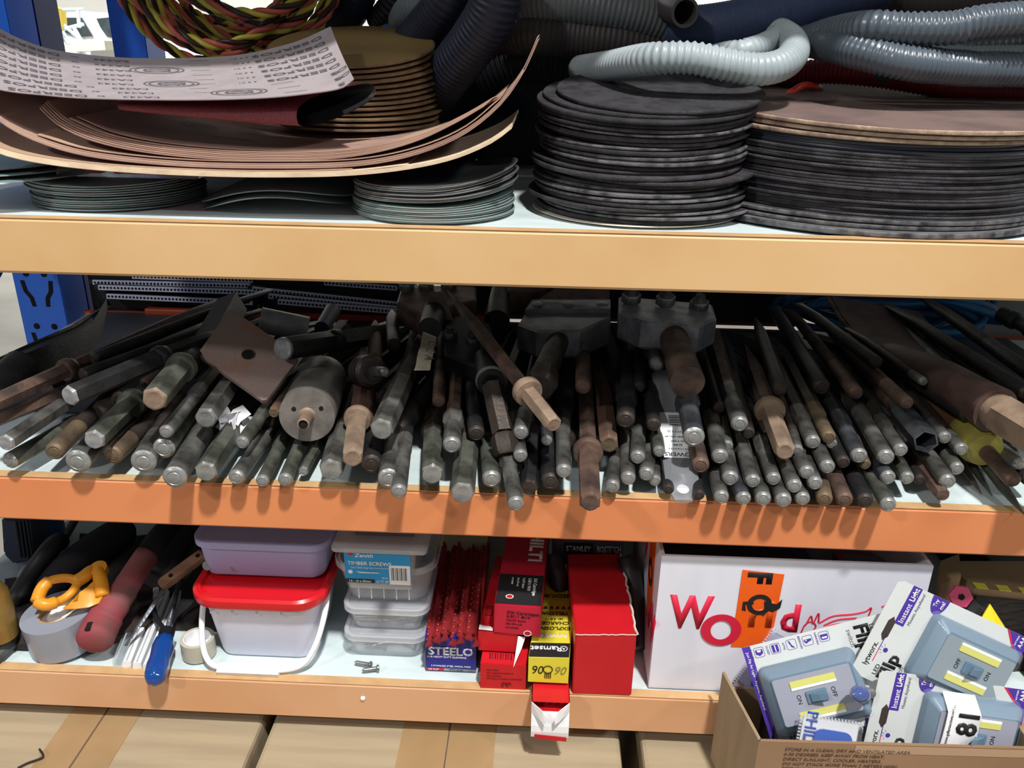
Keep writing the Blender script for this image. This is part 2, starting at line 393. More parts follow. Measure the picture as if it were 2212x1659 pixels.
# right-hand stack of large discs
sp = []; NR = 28
rr = random.Random(9)
for k in range(NR):
    top = NR-k
    if k == 0: q = (.203, .006, cloth_back, white_rim, .0)
    elif k < 3: q = (.195, .0048, grit[1], white_rim, .004)
    elif k < 22: q = (.188 + rr.uniform(-.002, .001), .0030, rr.choice(grit), None, .006)
    elif k < 25: q = (.186, .0034, mat('smooth_black_disc', (58, 60, 70), .35), None, .012)
    else: q = (.196 + .002*(k-25), .0046, brown_disc, brown_rim, .018 + .004*(k-26))
    lab = ORD[top] + ' large abrasive disc from the top of the right-hand stack'
    if top == 1: lab = 'topmost large brown disc with a pale worn rim on the right-hand stack'
    if k == 0: lab = 'widest grey disc at the bottom of the right-hand stack, overhanging the beam'
    sp.append((q[0], q[1], q[2], lab, q[4], q[3]))
stack(sp, 'large_sanding_disc', .352, .206, Z1+.0004, 1.399, Z1+.0004, 1.427, 'large discs in the right-hand stack', 6, .0022)
# thin green-backed discs under the sheets
teal = mat('teal_disc_back', (120, 146, 142), .55, col2=(104, 132, 130), ns=14)
teal2 = mat('dark_disc_back', (78, 84, 84), .6, col2=(58, 62, 64), ns=20)
pale_edge = mat('pale_disc_edge', (176, 168, 166), .7)
def fibre(cx, cy, R, z, zc, m, label, group, seed, ax=0.):
    """thin disc; zc(x, y) lifts the rim (x, y in -1..1)"""
    N, K = 56, 6; th = .0011; t = thing('fibre_disc', (cx, cy, z), label, 'sanding disc', group)
    for nm, mm_, z0, z1, R_ in (('cloth_back', m, .0004, th, R), ('grit_face', pale_edge, 0, .0004, R+.0002)):
        b = B(); vt = []
        for h in (z1, z0):
            c = b.bm.verts.new((cx, cy, z + h + zc(0, 0))); rg = []
            for k in range(1, K+1):
                r = R_*k/K; rg.append([b.bm.verts.new((cx + r*cos(2*pi*i/N), cy + r*sin(2*pi*i/N), z + h + zc(r/R*cos(2*pi*i/N), r/R*sin(2*pi*i/N)))) for i in range(N)])
            vt.append((c, rg))
        for c, rg in vt:
            for i in range(N): b.bm.faces.new((c, rg[0][i], rg[0][(i+1) % N]))
            for a, d in zip(rg, rg[1:]):
                for i in range(N): b.bm.faces.new((a[i], d[i], d[(i+1) % N], a[(i+1) % N]))
        for i in range(N): j = (i+1) % N; b.bm.faces.new((vt[0][1][-1][i], vt[1][1][-1][i], vt[1][1][-1][j], vt[0][1][-1][j]))
        b.done(nm, mm_, t, 'auto')
    return t
rr = random.Random(12)
for k in range(18):      # right green stack
    l = k/17
    up = 18-k
    f = (lambda x, y, l=l, k=k: (.0035*l*max(0, x)**2*4 + .0012*l*y + (.004 if k > 8 else 0)*(.5+.5*x)))
    fibre(-.1165 + rr.uniform(-.002, .002) + (.002 if k > 8 else 0), .104 + rr.uniform(-.002, .002), .0845, Z1+.0003 + k*.00185 + (.002 if k > 8 else 0), f, teal if k in (0, 8, 9) or k < 8 else teal2,
          ORD[up] + ' thin teal-backed disc from the top of the stack left of the black discs', 'teal discs left of the middle stack', k)
for k in range(11):      # left green stack
    f = (lambda x, y, k=k: .0012*k*.2*x*x + (.0035 if k > 5 else 0)*(.5-.5*x)*.6)
    fibre(-.468 + rr.uniform(-.002, .002) - (.005 if k > 5 else 0), .131 + rr.uniform(-.002, .002), .0885, Z1+.0003 + k*.0022, f, teal,
          ORD[11-k] + ' thin disc from the top of the leftmost disc stack', 'teal discs in the leftmost stack', k)
for k in range(3):
    f = (lambda x, y, k=k: .018*max(0, -x-.1)**2 + .001*y)
    fibre(-.565 - .012*k, .10, .088, Z1+.0312 + k*.0052, f, teal, ('lowest', 'middle', 'highest')[k] + ' teal disc curling up at the far left above the leftmost stack', 'curling teal discs at the far left', k)
f1 = lambda x, y: .019*cos((x-.15)*pi*.55) + .003*y - .002
fibre(-.288, .128, .0855, Z1+.0035, f1, teal, 'arched teal disc, lower of the buckled pair between the two disc stacks', 'buckled teal discs', 1)
f2 = lambda x, y: .021*cos((x-.15)*pi*.5) + .003*y
fibre(-.286, .128, .0855, Z1+.0064, f2, teal, 'arched teal disc, upper of the buckled pair between the two disc stacks', 'buckled teal discs', 2)
f3 = lambda x, y: .003*x*x
fibre(-.275, .17, .085, Z1+.0345, f3, teal2, 'flat dark disc lying above the buckled teal pair', 'buckled teal discs', 3)
# clear blister pack
c0, c1 = atY(104, 388, .045), atY(440, 392, .06)
t = thing('blister_pack', c0, 'clear plastic blister pack with red parts on the leftmost disc stack', 'blister pack')
M_clear = mat('clear_blister', (232, 238, 244), .12, trans=.85, ior=1.2, alpha=.45, spec=.6)
xm, zz = (c0.x+c1.x)/2, Z1+.0262+.009
b = B(); b.box((xm-.005, .14, zz), (.15, .15, .010), bevel=.004); b.done('blister', M_clear, t, 'auto')
b = B(); b.box((xm-.045, .10, zz+.001), (.018, .05, .007), bevel=.002); b.box((xm+.012, .10, zz+.001), (.07, .055, .006), bevel=.002); b.done('red_insert', M_red, t)
# golden discs behind
gold = mat('gold_disc', (126, 102, 58), .75, col2=(110, 88, 48), ns=8, bump=.2, bs=700)
golde = mat('gold_disc_edge', (126, 100, 76), .8, col2=(92, 72, 54), ns=40, bump=.3, bs=500)
sp = []
for k in range(13):
    lab = ORD[13-k] + ' gold abrasive disc from the top of the stack behind the belts'
    if k == 12: lab = 'topmost olive-gold disc of the stack behind the sandpaper sheets'
    sp.append((.098 + random.uniform(-.001, .002), .0036, gold, lab, .001*sin(k) + (.003 if k < 8 else 0), golde))
stack(sp, 'gold_sanding_disc', -.2325, .275, 1.3685, 1.440, 1.372, 1.487, 'gold discs behind the belts', 8, .002)
B_ = B().box((-.24, .40, 1.326), (.2, .16, .048), bevel=.004).done('cardboard_box', M_cardd); tag(B_, 'small brown box hidden behind the sandpaper sheets under the gold discs', 'box')
# ---------------- sandpaper sheets
def resn(pts, n):
    sp_ = spline(pts, 10); L = [0]
    for a, c in zip(sp_, sp_[1:]): L.append(L[-1] + (c-a).length)
    out = []; j = 0
    for i in range(n+1):
        s = L[-1]*i/n
        while j < len(L)-2 and L[j+1] < s: j += 1
        t_ = (s-L[j])/max(1e-9, L[j+1]-L[j]); out.append(sp_[j].lerp(sp_[j+1], min(1, max(0, t_))))
    return out
M_bel = [mat('brown_belt_back', (168, 136, 122), .75, col2=(150, 120, 108), ns=20), mat('tan_belt_back', (184, 154, 130), .75, col2=(170, 140, 116), ns=16), mat('cream_belt_edge', (222, 204, 176), .75, col2=(206, 184, 156), ns=30)]
M_grit = mat('maroon_grit', (112, 44, 54), .6, col2=(134, 60, 68), ns=420, bump=.5, bs=900, lo=.35, hi=.7)
def paper(front, Yf, depth, dzf, m, label, group, th=.0009, n=46, rows=9, grit_th=.0004):
    F = resn([atY(x, y, Yf) for x, y in front], n)
    t = thing('abrasive_sheet', F[n//2] - Vector((0, 0, th)), label, 'sandpaper', group)
    R_ = []
    for r in range(rows+1):
        v = r/rows; R_.append([p + Vector((0, depth*v, dzf(i/n, v))) for i, p in enumerate(F)])
    B().sheet(R_, th).done('paper_back', m, t, 'auto')
    B().sheet([[p - Vector((0, -.0002, th)) for p in q] for q in R_], grit_th).done('grit_face', M_grit, t, 'auto')
    return R_, t
F0 = [(-60, 298), (0, 331), (100, 353), (250, 369), (450, 379), (620, 381), (760, 377), (880, 364), (980, 342), (1060, 308), (1104, 276)]
FM = [(-60, 205), (0, 262), (80, 305), (200, 338), (400, 358), (620, 362), (780, 356), (900, 332), (1000, 290), (1080, 226), (1130, 155), (1160, 88)]
FT = [(86, 214), (130, 254), (210, 288), (330, 312), (500, 326), (680, 326), (800, 312), (900, 285), (985, 245), (1045, 210)]
def crv(A, dy, x0=-1e9, x1=1e9, sx=0): return [(x + sx, y + dy) for x, y in A if x0 <= x <= x1]
gs = 'sandpaper sheets in the curled pile'; pos = ['lowest', 'second lowest', 'third lowest', 'fourth lowest', 'fifth lowest']
for k in range(5):
    paper(crv(F0, -3.2*k, -100, 1200 - 90*k if k > 2 else 1200), .018 + .0015*k, .19, lambda u, v: .012*v*(1-u)**2, M_bel[2] if k < 4 else M_bel[1], pos[k] + ' cream-edged sandpaper sheet of the curled pile on the top shelf', gs)
for k in range(4):
    paper(crv(FM, -4*k - (3 if k == 3 else 0), -100 if k < 3 else 60, (1300, 1140, 1300, 1090)[k], 0), .026 + .003*k, .185, lambda u, v, k=k: .010*v*(1-u)**2 + .004*v, M_bel[k % 2], ('longest brown sheet curling up highest at its right end', 'brown sheet just above the longest curled one', 'second brown sheet with a high curled right tip', 'brown sheet with a clipped left end in the curled pile')[k], gs)
for k in range(7):
    Rt, tt = paper(crv(FT, 18 - 3.6*k, -100 if k < 5 else 90, 1200, 4*k + 12*(k == 6)), .035 + .002*k, .27, lambda u, v, k=k: -.010*v + .014*v*(1-u)**2, M_bel[k % 2], ('top printed brown sheet of the pile under the folded belt' if k == 6 else ORD[7-k] + ' sheet from the top of the curled brown pile'), gs)
def surf(Rr, u, v, lift=.0005):
    nr, nc = len(Rr)-1, len(Rr[0])-1; u = min(.999, max(0, u)); v = min(.999, max(0, v))
    i, j = int(v*nr), int(u*nc); a, c = v*nr-i, u*nc-j
    p = Rr[i][j]*(1-a)*(1-c) + Rr[i][j+1]*(1-a)*c + Rr[i+1][j]*a*(1-c) + Rr[i+1][j+1]*a*c
    n = (Rr[i][j+1]-Rr[i][j]).cross(Rr[i+1][j]-Rr[i][j]).normalized()
    return p + n*lift
def wrap_text(parent, Rr, items, Lu, Lv, m, name='printed_text'):
    """items: (string, u centre, v centre, size, rot180, sx) all wrapped onto the sheet"""
    acc = bmesh.new()
    for s, u, v, size, flip, sx in items:
        if s[0] == '~':
            poly = []
            b = bmesh.new(); kk = s[1]
            if kk == 'O':
                for r0 in (1, .82, .5):
                    a0 = [b.verts.new((r0*cos(2*pi*i/40)*size*sx, r0*.8*sin(2*pi*i/40)*size, 0)) for i in range(40)]; a1 = [b.verts.new(((r0-.05)*cos(2*pi*i/40)*size*sx, (r0-.07)*.8*sin(2*pi*i/40)*size, 0)) for i in range(40)]
                    for i in range(40): b.faces.new((a0[i], a0[(i+1) % 40], a1[(i+1) % 40], a1[i]))
                for yy in (-.3, 0, .25):
                    b.faces.new([b.verts.new((x*size*sx, (y+yy)*size, 0)) for x, y in ((-.5, -.04), (.45, 0), (.45, .06), (-.5, .03))])
            else:
                b.faces.new([b.verts.new((x*size*sx, y*size, 0)) for x, y in ((-1, -.04), (1, -.04), (1, .04), (-1, .04))])
        else: b = text_bm(s, size, .012, sx)
        f = -1 if flip else 1
        for vv in b.verts: vv.co = surf(Rr, u + f*vv.co.x/Lu, v + f*vv.co.y/Lv)
        me = bpy.data.meshes.new('x'); b.to_mesh(me); b.free(); acc.from_mesh(me); bpy.data.meshes.remove(me)
    return obj(name, acc, m, parent)
# big printed sheet
fr = [(-60, 168), (0, 193), (100, 205), (200, 212), (400, 215), (560, 211), (660, 202), (735, 190), (764, 170)]
bk = [(-60, 25), (0, 62), (60, 90), (130, 110), (260, 124), (400, 125), (500, 120), (580, 106), (650, 86), (714, 57)]
Fp = resn([atY(x, y, .022) for x, y in fr], 60); Bp = resn([atY(x, y, .20) for x, y in bk], 60)
Rr = [[a.lerp(c, r/12) + Vector((0, 0, -.010*sin(pi*r/12)*(.3+abs(i/30-1)*.0))) for i, (a, c) in enumerate(zip(Fp, Bp))] for r in range(13)]
t = thing('printed_abrasive_sheet', Fp[30], 'large pale curled sandpaper sheet with rows of printed grey lettering on its back', 'sandpaper')
B().sheet(Rr, .0008).done('paper_back', mat('lilac_grey_paper', (156, 146, 148), .7, col2=(148, 138, 140), ns=40), t, 'auto')
B().sheet([[p - Vector((0, -.0002, .0008)) for p in q] for q in Rr], .0004).done('grit_face', M_grit, t, 'auto')
Lu = sum((a-c).length for a, c in zip(Fp, Fp[1:])); Lv = .19; it = []
for r in range(9):
    v = .06 + r*.108; o = (r % 2)*0
    sh = -.012*r
    if r < 3:
        it += [('S', .965+sh*.2, v, .012, 1, 1.5), ('O', .99+sh*.2, v, .012, 1, 1.4)] if r else [('S', .965, v, .012, 1, 1.5)]
        it += [('~-', .845 + sh, v, .011, 1, 1), ('~-', .62 + sh, v, .011, 1, .8)] if r else [('~-', .845 + sh, v, .011, 1, 1)]
        it += [('EA343', .44 + sh, v, .0085, 1, 1.6), ('86', .335 + sh, v, .005, 1, 1.6), ('DEERFOS', .195 + sh, v, .0125, 1, 1.5)]
    else:
        it += [('DEERFOS', .895 + sh*.3, v, .0125, 1, 1.45), ('4 4 01', .735, v, .005, 1, 1.5), ('~-', .62, v, .011, 1, .9), ('EA343', .38, v, .0085, 1, 1.6), ('86', .28, v, .005, 1, 1.6), ('DEERFOS', .135, v, .0125, 1, 1.5)]
for u, v in ((.70, .15), (.53, .40), (.50, .72)): it.append(('~O', u, v, .019, 1, 1.45))
wrap_text(t, Rr, it, Lu, Lv, mat('grey_print', (92, 86, 92), .7))
# print on the brown sheets
it = [('~O', .16, .5, .018, 1, 1.3), ('P.GRIT', .5, .35, .008, 1, 1.6), ('~-', .30, .3, .03, 1, 1), ('~-', .33, .5, .03, 1, 1), ('~-', .31, .7, .03, 1, 1), ('A-150', .55, .6, .009, 1, 1.5), ('~-', .68, .4, .03, 1, 1), ('~-', .68, .6, .03, 1, 1), ('A-17A', .82, .3, .008, 1, 1.5)]
wrap_text(tt, Rt, it, .5, .18, mat('blue_grey_print', (92, 98, 122), .7))
# red folded belt
t = thing('folded_sanding_belt', atY(450, 262, .04), 'folded maroon sanding belt with an open black end, under the printed sheet', 'sanding belt')
def belt_ring(k, off):
    u = k/30
    fx, fyb, fyt = 250 + 388*u, 238 + 42*u, 216 - 6*u
    dep = .035 + .075*min(1, u*1.6)**.7; ym = .035 + dep*.4; out = []
    x3 = atY(fx, (fyb+fyt)/2, .032).x; zb = atY(fx, fyb, ym).z; zt = atY(fx, fyt, ym).z; hh = (zt-zb)/2; zc = (zt+zb)/2
    for i in range(36):
        a = 2*pi*i/36; ca, sa = cos(a), sin(a)
        y = .035 + dep*.5*(1-ca*(1-off)) ; zz_ = zc + (hh-off*.02)*(1-off*.6)*abs(sa)**.6*(1 if sa > 0 else -1)*(1-.12*(1-ca)) + .02*(u**2)*(1-ca)/2
        out.append(Vector((x3 + .055*(u**3)*((1-ca)/2), y, zz_)))
    return out
b = B(); b.rings([belt_ring(k, 0) for k in range(31)], (True, False)); b.done('grit_face', M_grit, t, True)
b = B(); b.rings([belt_ring(k, .03) for k in range(31)], (True, False)); b.done('cloth_inside', M_black, t, True)
# ---------------- hoses
def hose(pts, wpx, m, label, pitch=.0066, amp=.15, name='corrugated_hose', step=.0016, n=20, group=None, open_end=False):
    """pts: (px, py, Y)"""
    P3 = [atY(*p) for p in pts]; P3 = resample(spline(P3, 14), step if amp else .006)
    r = wpx/2*pxm(P3[len(P3)//2]); s = [0]
    for a, c in zip(P3, P3[1:]): s.append(s[-1] + (c-a).length)
    b = B(); b.tube(P3, r, n, (lambda i: r*(1 - amp*(.5-.5*cos(2*pi*s[i]/pitch)))) if amp else None)
    o = b.done(name, m, None, True); tag(o, label, 'hose', group); return o
hg = mat('light_grey_hose', (158, 168, 172), .4, col2=(146, 156, 160), ns=20)
hs = mat('slate_grey_hose', (80, 90, 100), .27, spec=.8)
hb = mat('black_hose', (38, 40, 46), .45)
hn = mat('navy_hose', (26, 34, 52), .5); hr = mat('red_hose', (128, 24, 34), .5); hbn = mat('brown_black_hose', (56, 50, 50), .55)
hose([(1255, 150, .24), (1320, 142, .16), (1400, 128, .10), (1490, 125, .085), (1570, 140, .085), (1640, 150, .09), (1692, 138, .11), (1716, 110, .15), (1700, 80, .2), (1650, 60, .27), (1590, 66, .34)], 70, hg, 'light grey corrugated hose looping above the middle disc stack', pitch=.0064)
hose([(1500, 135, .22), (1560, 118, .16), (1610, 110, .14), (1660, 92, .18), (1700, 60, .26)], 52, hg, 'short grey hose loop crossing behind the light grey hose', pitch=.0064)
hose([(1700, 105, .26), (1790, 72, .20), (1880, 58, .14), (1960, 62, .125), (2060, 60, .12), (2150, 44, .12), (2480, 20, .12)], 72, hs, 'slate grey hose crossing the top right corner above the large discs')
hose([(1700, 80, .27), (1790, 96, .19), (1860, 112, .14), (1950, 134, .12), (2060, 146, .13), (2150, 150, .14), (2480, 152, .15)], 76, hs, 'slate grey hose just above the large disc stack, below the top right one', pitch=.005)
hose([(1900, 150, .24), (2010, 128, .20), (2120, 128, .2), (2480, 122, .2)], 60, hs, 'dark slate hose squeezed between the two right-hand slate hoses', pitch=.005)
hose([(1990, 112, .27), (2100, 104, .24), (2480, 78, .22)], 60, hb, 'black hose under the top right slate hose')
hose([(1640, 178, .34), (1760, 155, .3), (1880, 160, .27), (2000, 178, .25), (2120, 196, .25), (2480, 206, .26)], 56, hr, 'dark red corrugated hose lying behind the large disc stack', pitch=.005)
hose([(1600, 190, .42), (1760, 185, .40), (1950, 190, .40), (2480, 205, .42)], 60, hb, 'black hose at the back, below the dark red one')
hose([(1690, 215, .26), (1735, 185, .27), (1770, 192, .30)], 16, mat('bright_red_hose', (226, 62, 52), .4), 'thin bright red hose end peeping out above the large discs', amp=0)
hose([(1400, 62, .30), (1500, 66, .26), (1620, 48, .25), (1760, 12, .25), (1900, -30, .26)], 104, mat('navy_cloth_hose', (52, 66, 98), .55, col2=(42, 54, 82), ns=120, stretch=(6, 1, 1)), 'thick smooth navy hose slanting up above the light grey hose', pitch=.003, amp=.02)
hose([(1760, 40, .36), (1900, 10, .33), (2060, 0, .3), (2480, -40, .3)], 96, hbn, 'thick dark brown hose behind the top right slate hose', amp=.03)
hose([(1070, 70, .32), (1150, 70, .28), (1250, 78, .27), (1370, 92, .27), (1500, 118, .30), (1600, 130, .36)], 96, hbn, 'thick dark hose sweeping behind the raised sheet tips', pitch=.0056, amp=.07)
hose([(1080, 20, .30), (1180, 5, .27), (1300, 18, .26), (1420, 50, .27), (1500, 100, .30), (1540, 170, .36)], 92, mat('mid_grey_hose', (92, 96, 98), .45), 'thick grey hose arching over the dark hoses at the top centre', pitch=.0056, amp=.08)
hose([(1030, 160, .36), (1130, 130, .36), (1230, 140, .36), (1330, 160, .37)], 100, hb, 'black hose low behind the raised sheet tips')
hose([(905, 258, .36), (945, 195, .30), (985, 140, .26), (1030, 80, .23), (1065, 20, .21), (1085, -60, .20)], 104, hn, 'navy corrugated hose slanting up beside the gold discs, right one of the pair', pitch=.0062, amp=.08)
hose([(840, 170, .40), (880, 110, .36), (925, 60, .33), (965, 5, .30), (990, -60, .29)], 96, mat('dark_navy_hose', (30, 36, 52), .5), 'dark smooth hose slanting up beside the gold discs, left one of the pair', pitch=.0062, amp=.03)
hose([(940, 260, .44), (1000, 200, .44), (1060, 190, .44), (1130, 230, .46)], 110, hn, 'navy hose low at the back between the gold discs and the black stack')
hose([(725, 60, .48), (760, 20, .46), (790, -50, .45)], 74, hn, 'navy hose at the top behind the gold discs', amp=.02)
hose([(820, 52, .47), (850, 10, .45), (880, -60, .44)], 66, hb, 'black ribbed hose standing behind the gold discs')
hose([(868, 45, .42), (885, 22, .38), (930, 8, .35), (1000, 4, .34)], 64, hg, 'grey hose end curving down at the top beside the slanting hoses', amp=.06)
o = hose([(822, 74, .48), (850, 74, .44), (900, 96, .42)], 44, mat('pale_blue_pipe', (96, 150, 210), .5), 'short pale blue pipe behind the gold discs', amp=0, name='blue_pipe'); o['category'] = 'pipe'
# open-ended pipe
e0, e1 = atY(1480, 27, .20), atY(1390, 10, .34); d = (e0-e1).normalized(); rr_ = 31*pxm(e0)
t = thing('black_pipe', e0, 'black pipe with a round open end pointing at the viewer, top centre', 'pipe')
Mx = axisM(e1, d); Lp = (e0-e1).length
B().lathe([(rr_*.86, 0), (rr_*.9, Lp*.75), (rr_, Lp*.8), (rr_, Lp), (rr_*.80, Lp), (rr_*.76, Lp-.03)], Mx, 32, (True, False)).done('pipe_wall', mat('charcoal_pipe', (70, 66, 66), .45), t, 'auto')
B().lathe([(rr_*.77, Lp-.032), (rr_*.77, Lp-.030)], Mx, 32).done('dark_bore', M_void, t)
# dark tubs added at the back to block the bright background
tb = thing('dark_backing_tub', (.16, .50, Z1), 'added black tub behind the disc stacks, blocking the bright background under the hoses', 'tub')
b = B(); b.box((.16, .50, Z1+.066), (.52, .14, .128), bevel=.01); b.done('tub_body', M_black, tb)
B().box((.16, .50, Z1+.134), (.54, .155, .01), bevel=.004).done('tub_rim', M_black, tb)
tb = B().box((-.265, .505, Z1+.066), (.33, .12, .128), bevel=.01).done('dark_backing_tub', M_black); tag(tb, 'added black tub behind the gold discs, blocking the bright background', 'tub')
tb = thing('grey_toolcase', (.72, .50, Z1), 'dark grey case at the back of the top shelf behind the large discs', 'case')
B().box((.66, .50, Z1+.05), (.40, .15, .098), bevel=.012).done('case_body', mat('dark_grey_case', (44, 46, 50), .5), tb)
# ---------------- cable coil
cc = atY(500, 10, .40)
t = thing('cable_coil', (cc.x, .40, Z1), 'hanging coil of twisted red, yellow and black cable at the top left', 'cable coil')
wires = {0: B(), 1: B(), 2: B()}; rr = random.Random(4)
for k in range(15):
    cx = cc.x + rr.uniform(-.03, .03); cz = cc.z + .035 + rr.uniform(-.022, .026); a_ = .112 + rr.uniform(-.022, .016); b_ = .074 + rr.uniform(-.020, .012) ; yy = .34 + k*.0095; tl = rr.uniform(-.30, .30); ph = rr.random()*6
    base = []
    for i in range(141):
        a = 2*pi*i/140
        base.append(Vector((cx + a_*cos(a)*cos(tl)*1.0 - b_*sin(a)*sin(tl), yy + .012*sin(a*2+ph) + .012*cos(3*a), cz + a_*cos(a)*sin(tl)*.8 + b_*sin(a)*cos(tl) + .006*sin(3*a+ph))))
    for w in range(3):
        q = []
        for i, p in enumerate(base):
            tdir = (base[(i+1) % 140] - base[i-1 if i else 139]).normalized(); n1 = tdir.cross(Vector((0, 1, 0))).normalized(); n2 = tdir.cross(n1)
            an = i*2*pi/140*11 + w*2*pi/3 + ph; q.append(p + (n1*cos(an) + n2*sin(an))*.0036)
        wires[w].tube(q, .0033, 7)
for w, (nm, c) in enumerate((('red_wire', (206, 100, 84)), ('yellow_wire', (206, 194, 74)), ('black_wire', (58, 38, 34)))):
    wires[w].done(nm, mat(nm + '_plastic', c, .4), t, True)
B().box((cc.x, .40, Z1+.045), (.16, .20, .088), bevel=.01).done('cardboard_box', M_cardd)['label'] = 'x'
o = bpy.data.objects['cardboard_box.' + '005'] if 'cardboard_box.005' in bpy.data.objects else COL.objects[-1]
o = COL.objects[-1]; tag(o, 'small dull carton behind the printed sheet carrying the cable coil', 'box')
# blue strap of the coil's grey cable
o = B().tube(spline([atY(470, 52, .47), atY(540, 66, .46), atY(610, 60, .46), atY(640, 20, .47), atY(650, -20, .47)], 10), .0045, 8).done('grey_cable', mat('grey_cable_sheath', (170, 168, 172), .4), None, True); tag(o, 'light grey cable threaded behind the twisted red and yellow coil', 'cable')
# ================================================================== MIDDLE SHELF: breaker chisels
def met(name, c, c2, ro=.42, me=.55): return mat(name, c, ro, me, col2=c2, ns=38, bump=.25, bs=260, detail=6)
MC = {'s': met('worn_grey_steel', (122, 121, 116), (66, 65, 63)), 'd': met('blackened_steel', (46, 45, 46), (30, 29, 30), .5, .3), 'b': met('brown_oxide_steel', (112, 88, 76), (66, 54, 50), .55, .3),
      't': met('tan_coated_steel', (150, 128, 108), (118, 98, 84), .6, .2), 'g': met('greenish_grey_steel', (104, 106, 96), (58, 60, 53), .48, .45), 'n': met('bluish_steel', (96, 100, 106), (58, 60, 66), .35, .6),
      'r': met('rusty_steel', (104, 76, 62), (76, 58, 50), .7, .2), 'e': met('polished_steel_end', (168, 168, 166), (124, 124, 122), .35, .6), 'w': met('bright_hammered_face', (186, 186, 190), (140, 140, 144), .35, .6), 'y': met('rust_gold_steel', (118, 100, 78), (82, 70, 58), .55, .3)}
MBODY = {'s': 'x', 'd': 'd', 'b': 'r2', 't': 'b', 'g': 'x', 'n': 'd', 'r': 'r', 'y': 'x'}
MC['x'] = met('dark_brown_steel', (70, 60, 54), (44, 39, 37), .5, .4); MC['r2'] = met('dull_red_brown_steel', (84, 60, 54), (54, 42, 40), .6, .3)
CNAME = {'s': 'worn grey', 'd': 'blackened', 'b': 'brown', 't': 'tan crusted', 'g': 'greenish grey', 'n': 'bluish dark', 'r': 'rusty', 'y': 'rust-stained'}
def shape_r(shp, r, a):
    if shp == 'h': k = (a % (pi/3)) - pi/6; return r*.90/cos(k)
    if shp == 'q': k = (a % (pi/2)) - pi/4; return r*.80/cos(k)
    if shp == 'c': return r
    return r
def barmesh(b, st, M, roll=0, n=24, capped=(True, True)):
    """st: (s, r, shape, flat) along local z; flat squashes one axis (chisel tips)"""
    R_ = []
    for s, r, shp, *fl in st:
        fx = fl[0] if fl else 1.; q = []
        for i in range(n):
            a = 2*pi*i/n; rr_ = shape_r(shp, r, a); x, y = rr_*cos(a+roll), rr_*sin(a+roll)
            q.append(M @ Vector((x*(1+(1-fx)*.25), y*fx, s)))
        R_.append(q)
    return b.rings(R_, capped)
CR = {4: (0, 560, 3.19), 5: (540, 600, 3.19), 6: (1040, 600, 3.19), 7: (1600, 600, 3.191)}
BITS = []
def cpx(c, x, y): o = CR[c]; return o[0] + x/o[2], o[1] + y/o[2]
def end_cap(r, shp):
    if shp == 'r': return [(0, r*.05, 'r'), (0, r*.48, 'r'), (.0006, r*.52, 'r'), (.0006, r*.60, 'r'), (0, r*.64, 'r'), (.0002, r*.74, 'r'), (.0028, r*.98, 'r'), (.004, r, 'r')]
    return [(.0004, r*.05, 'r'), (.0004, r*.6, 'r'), (0, r*.66, 'r'), (.0003, r*.80, 'r'), (.0035, r*.97, shp)]
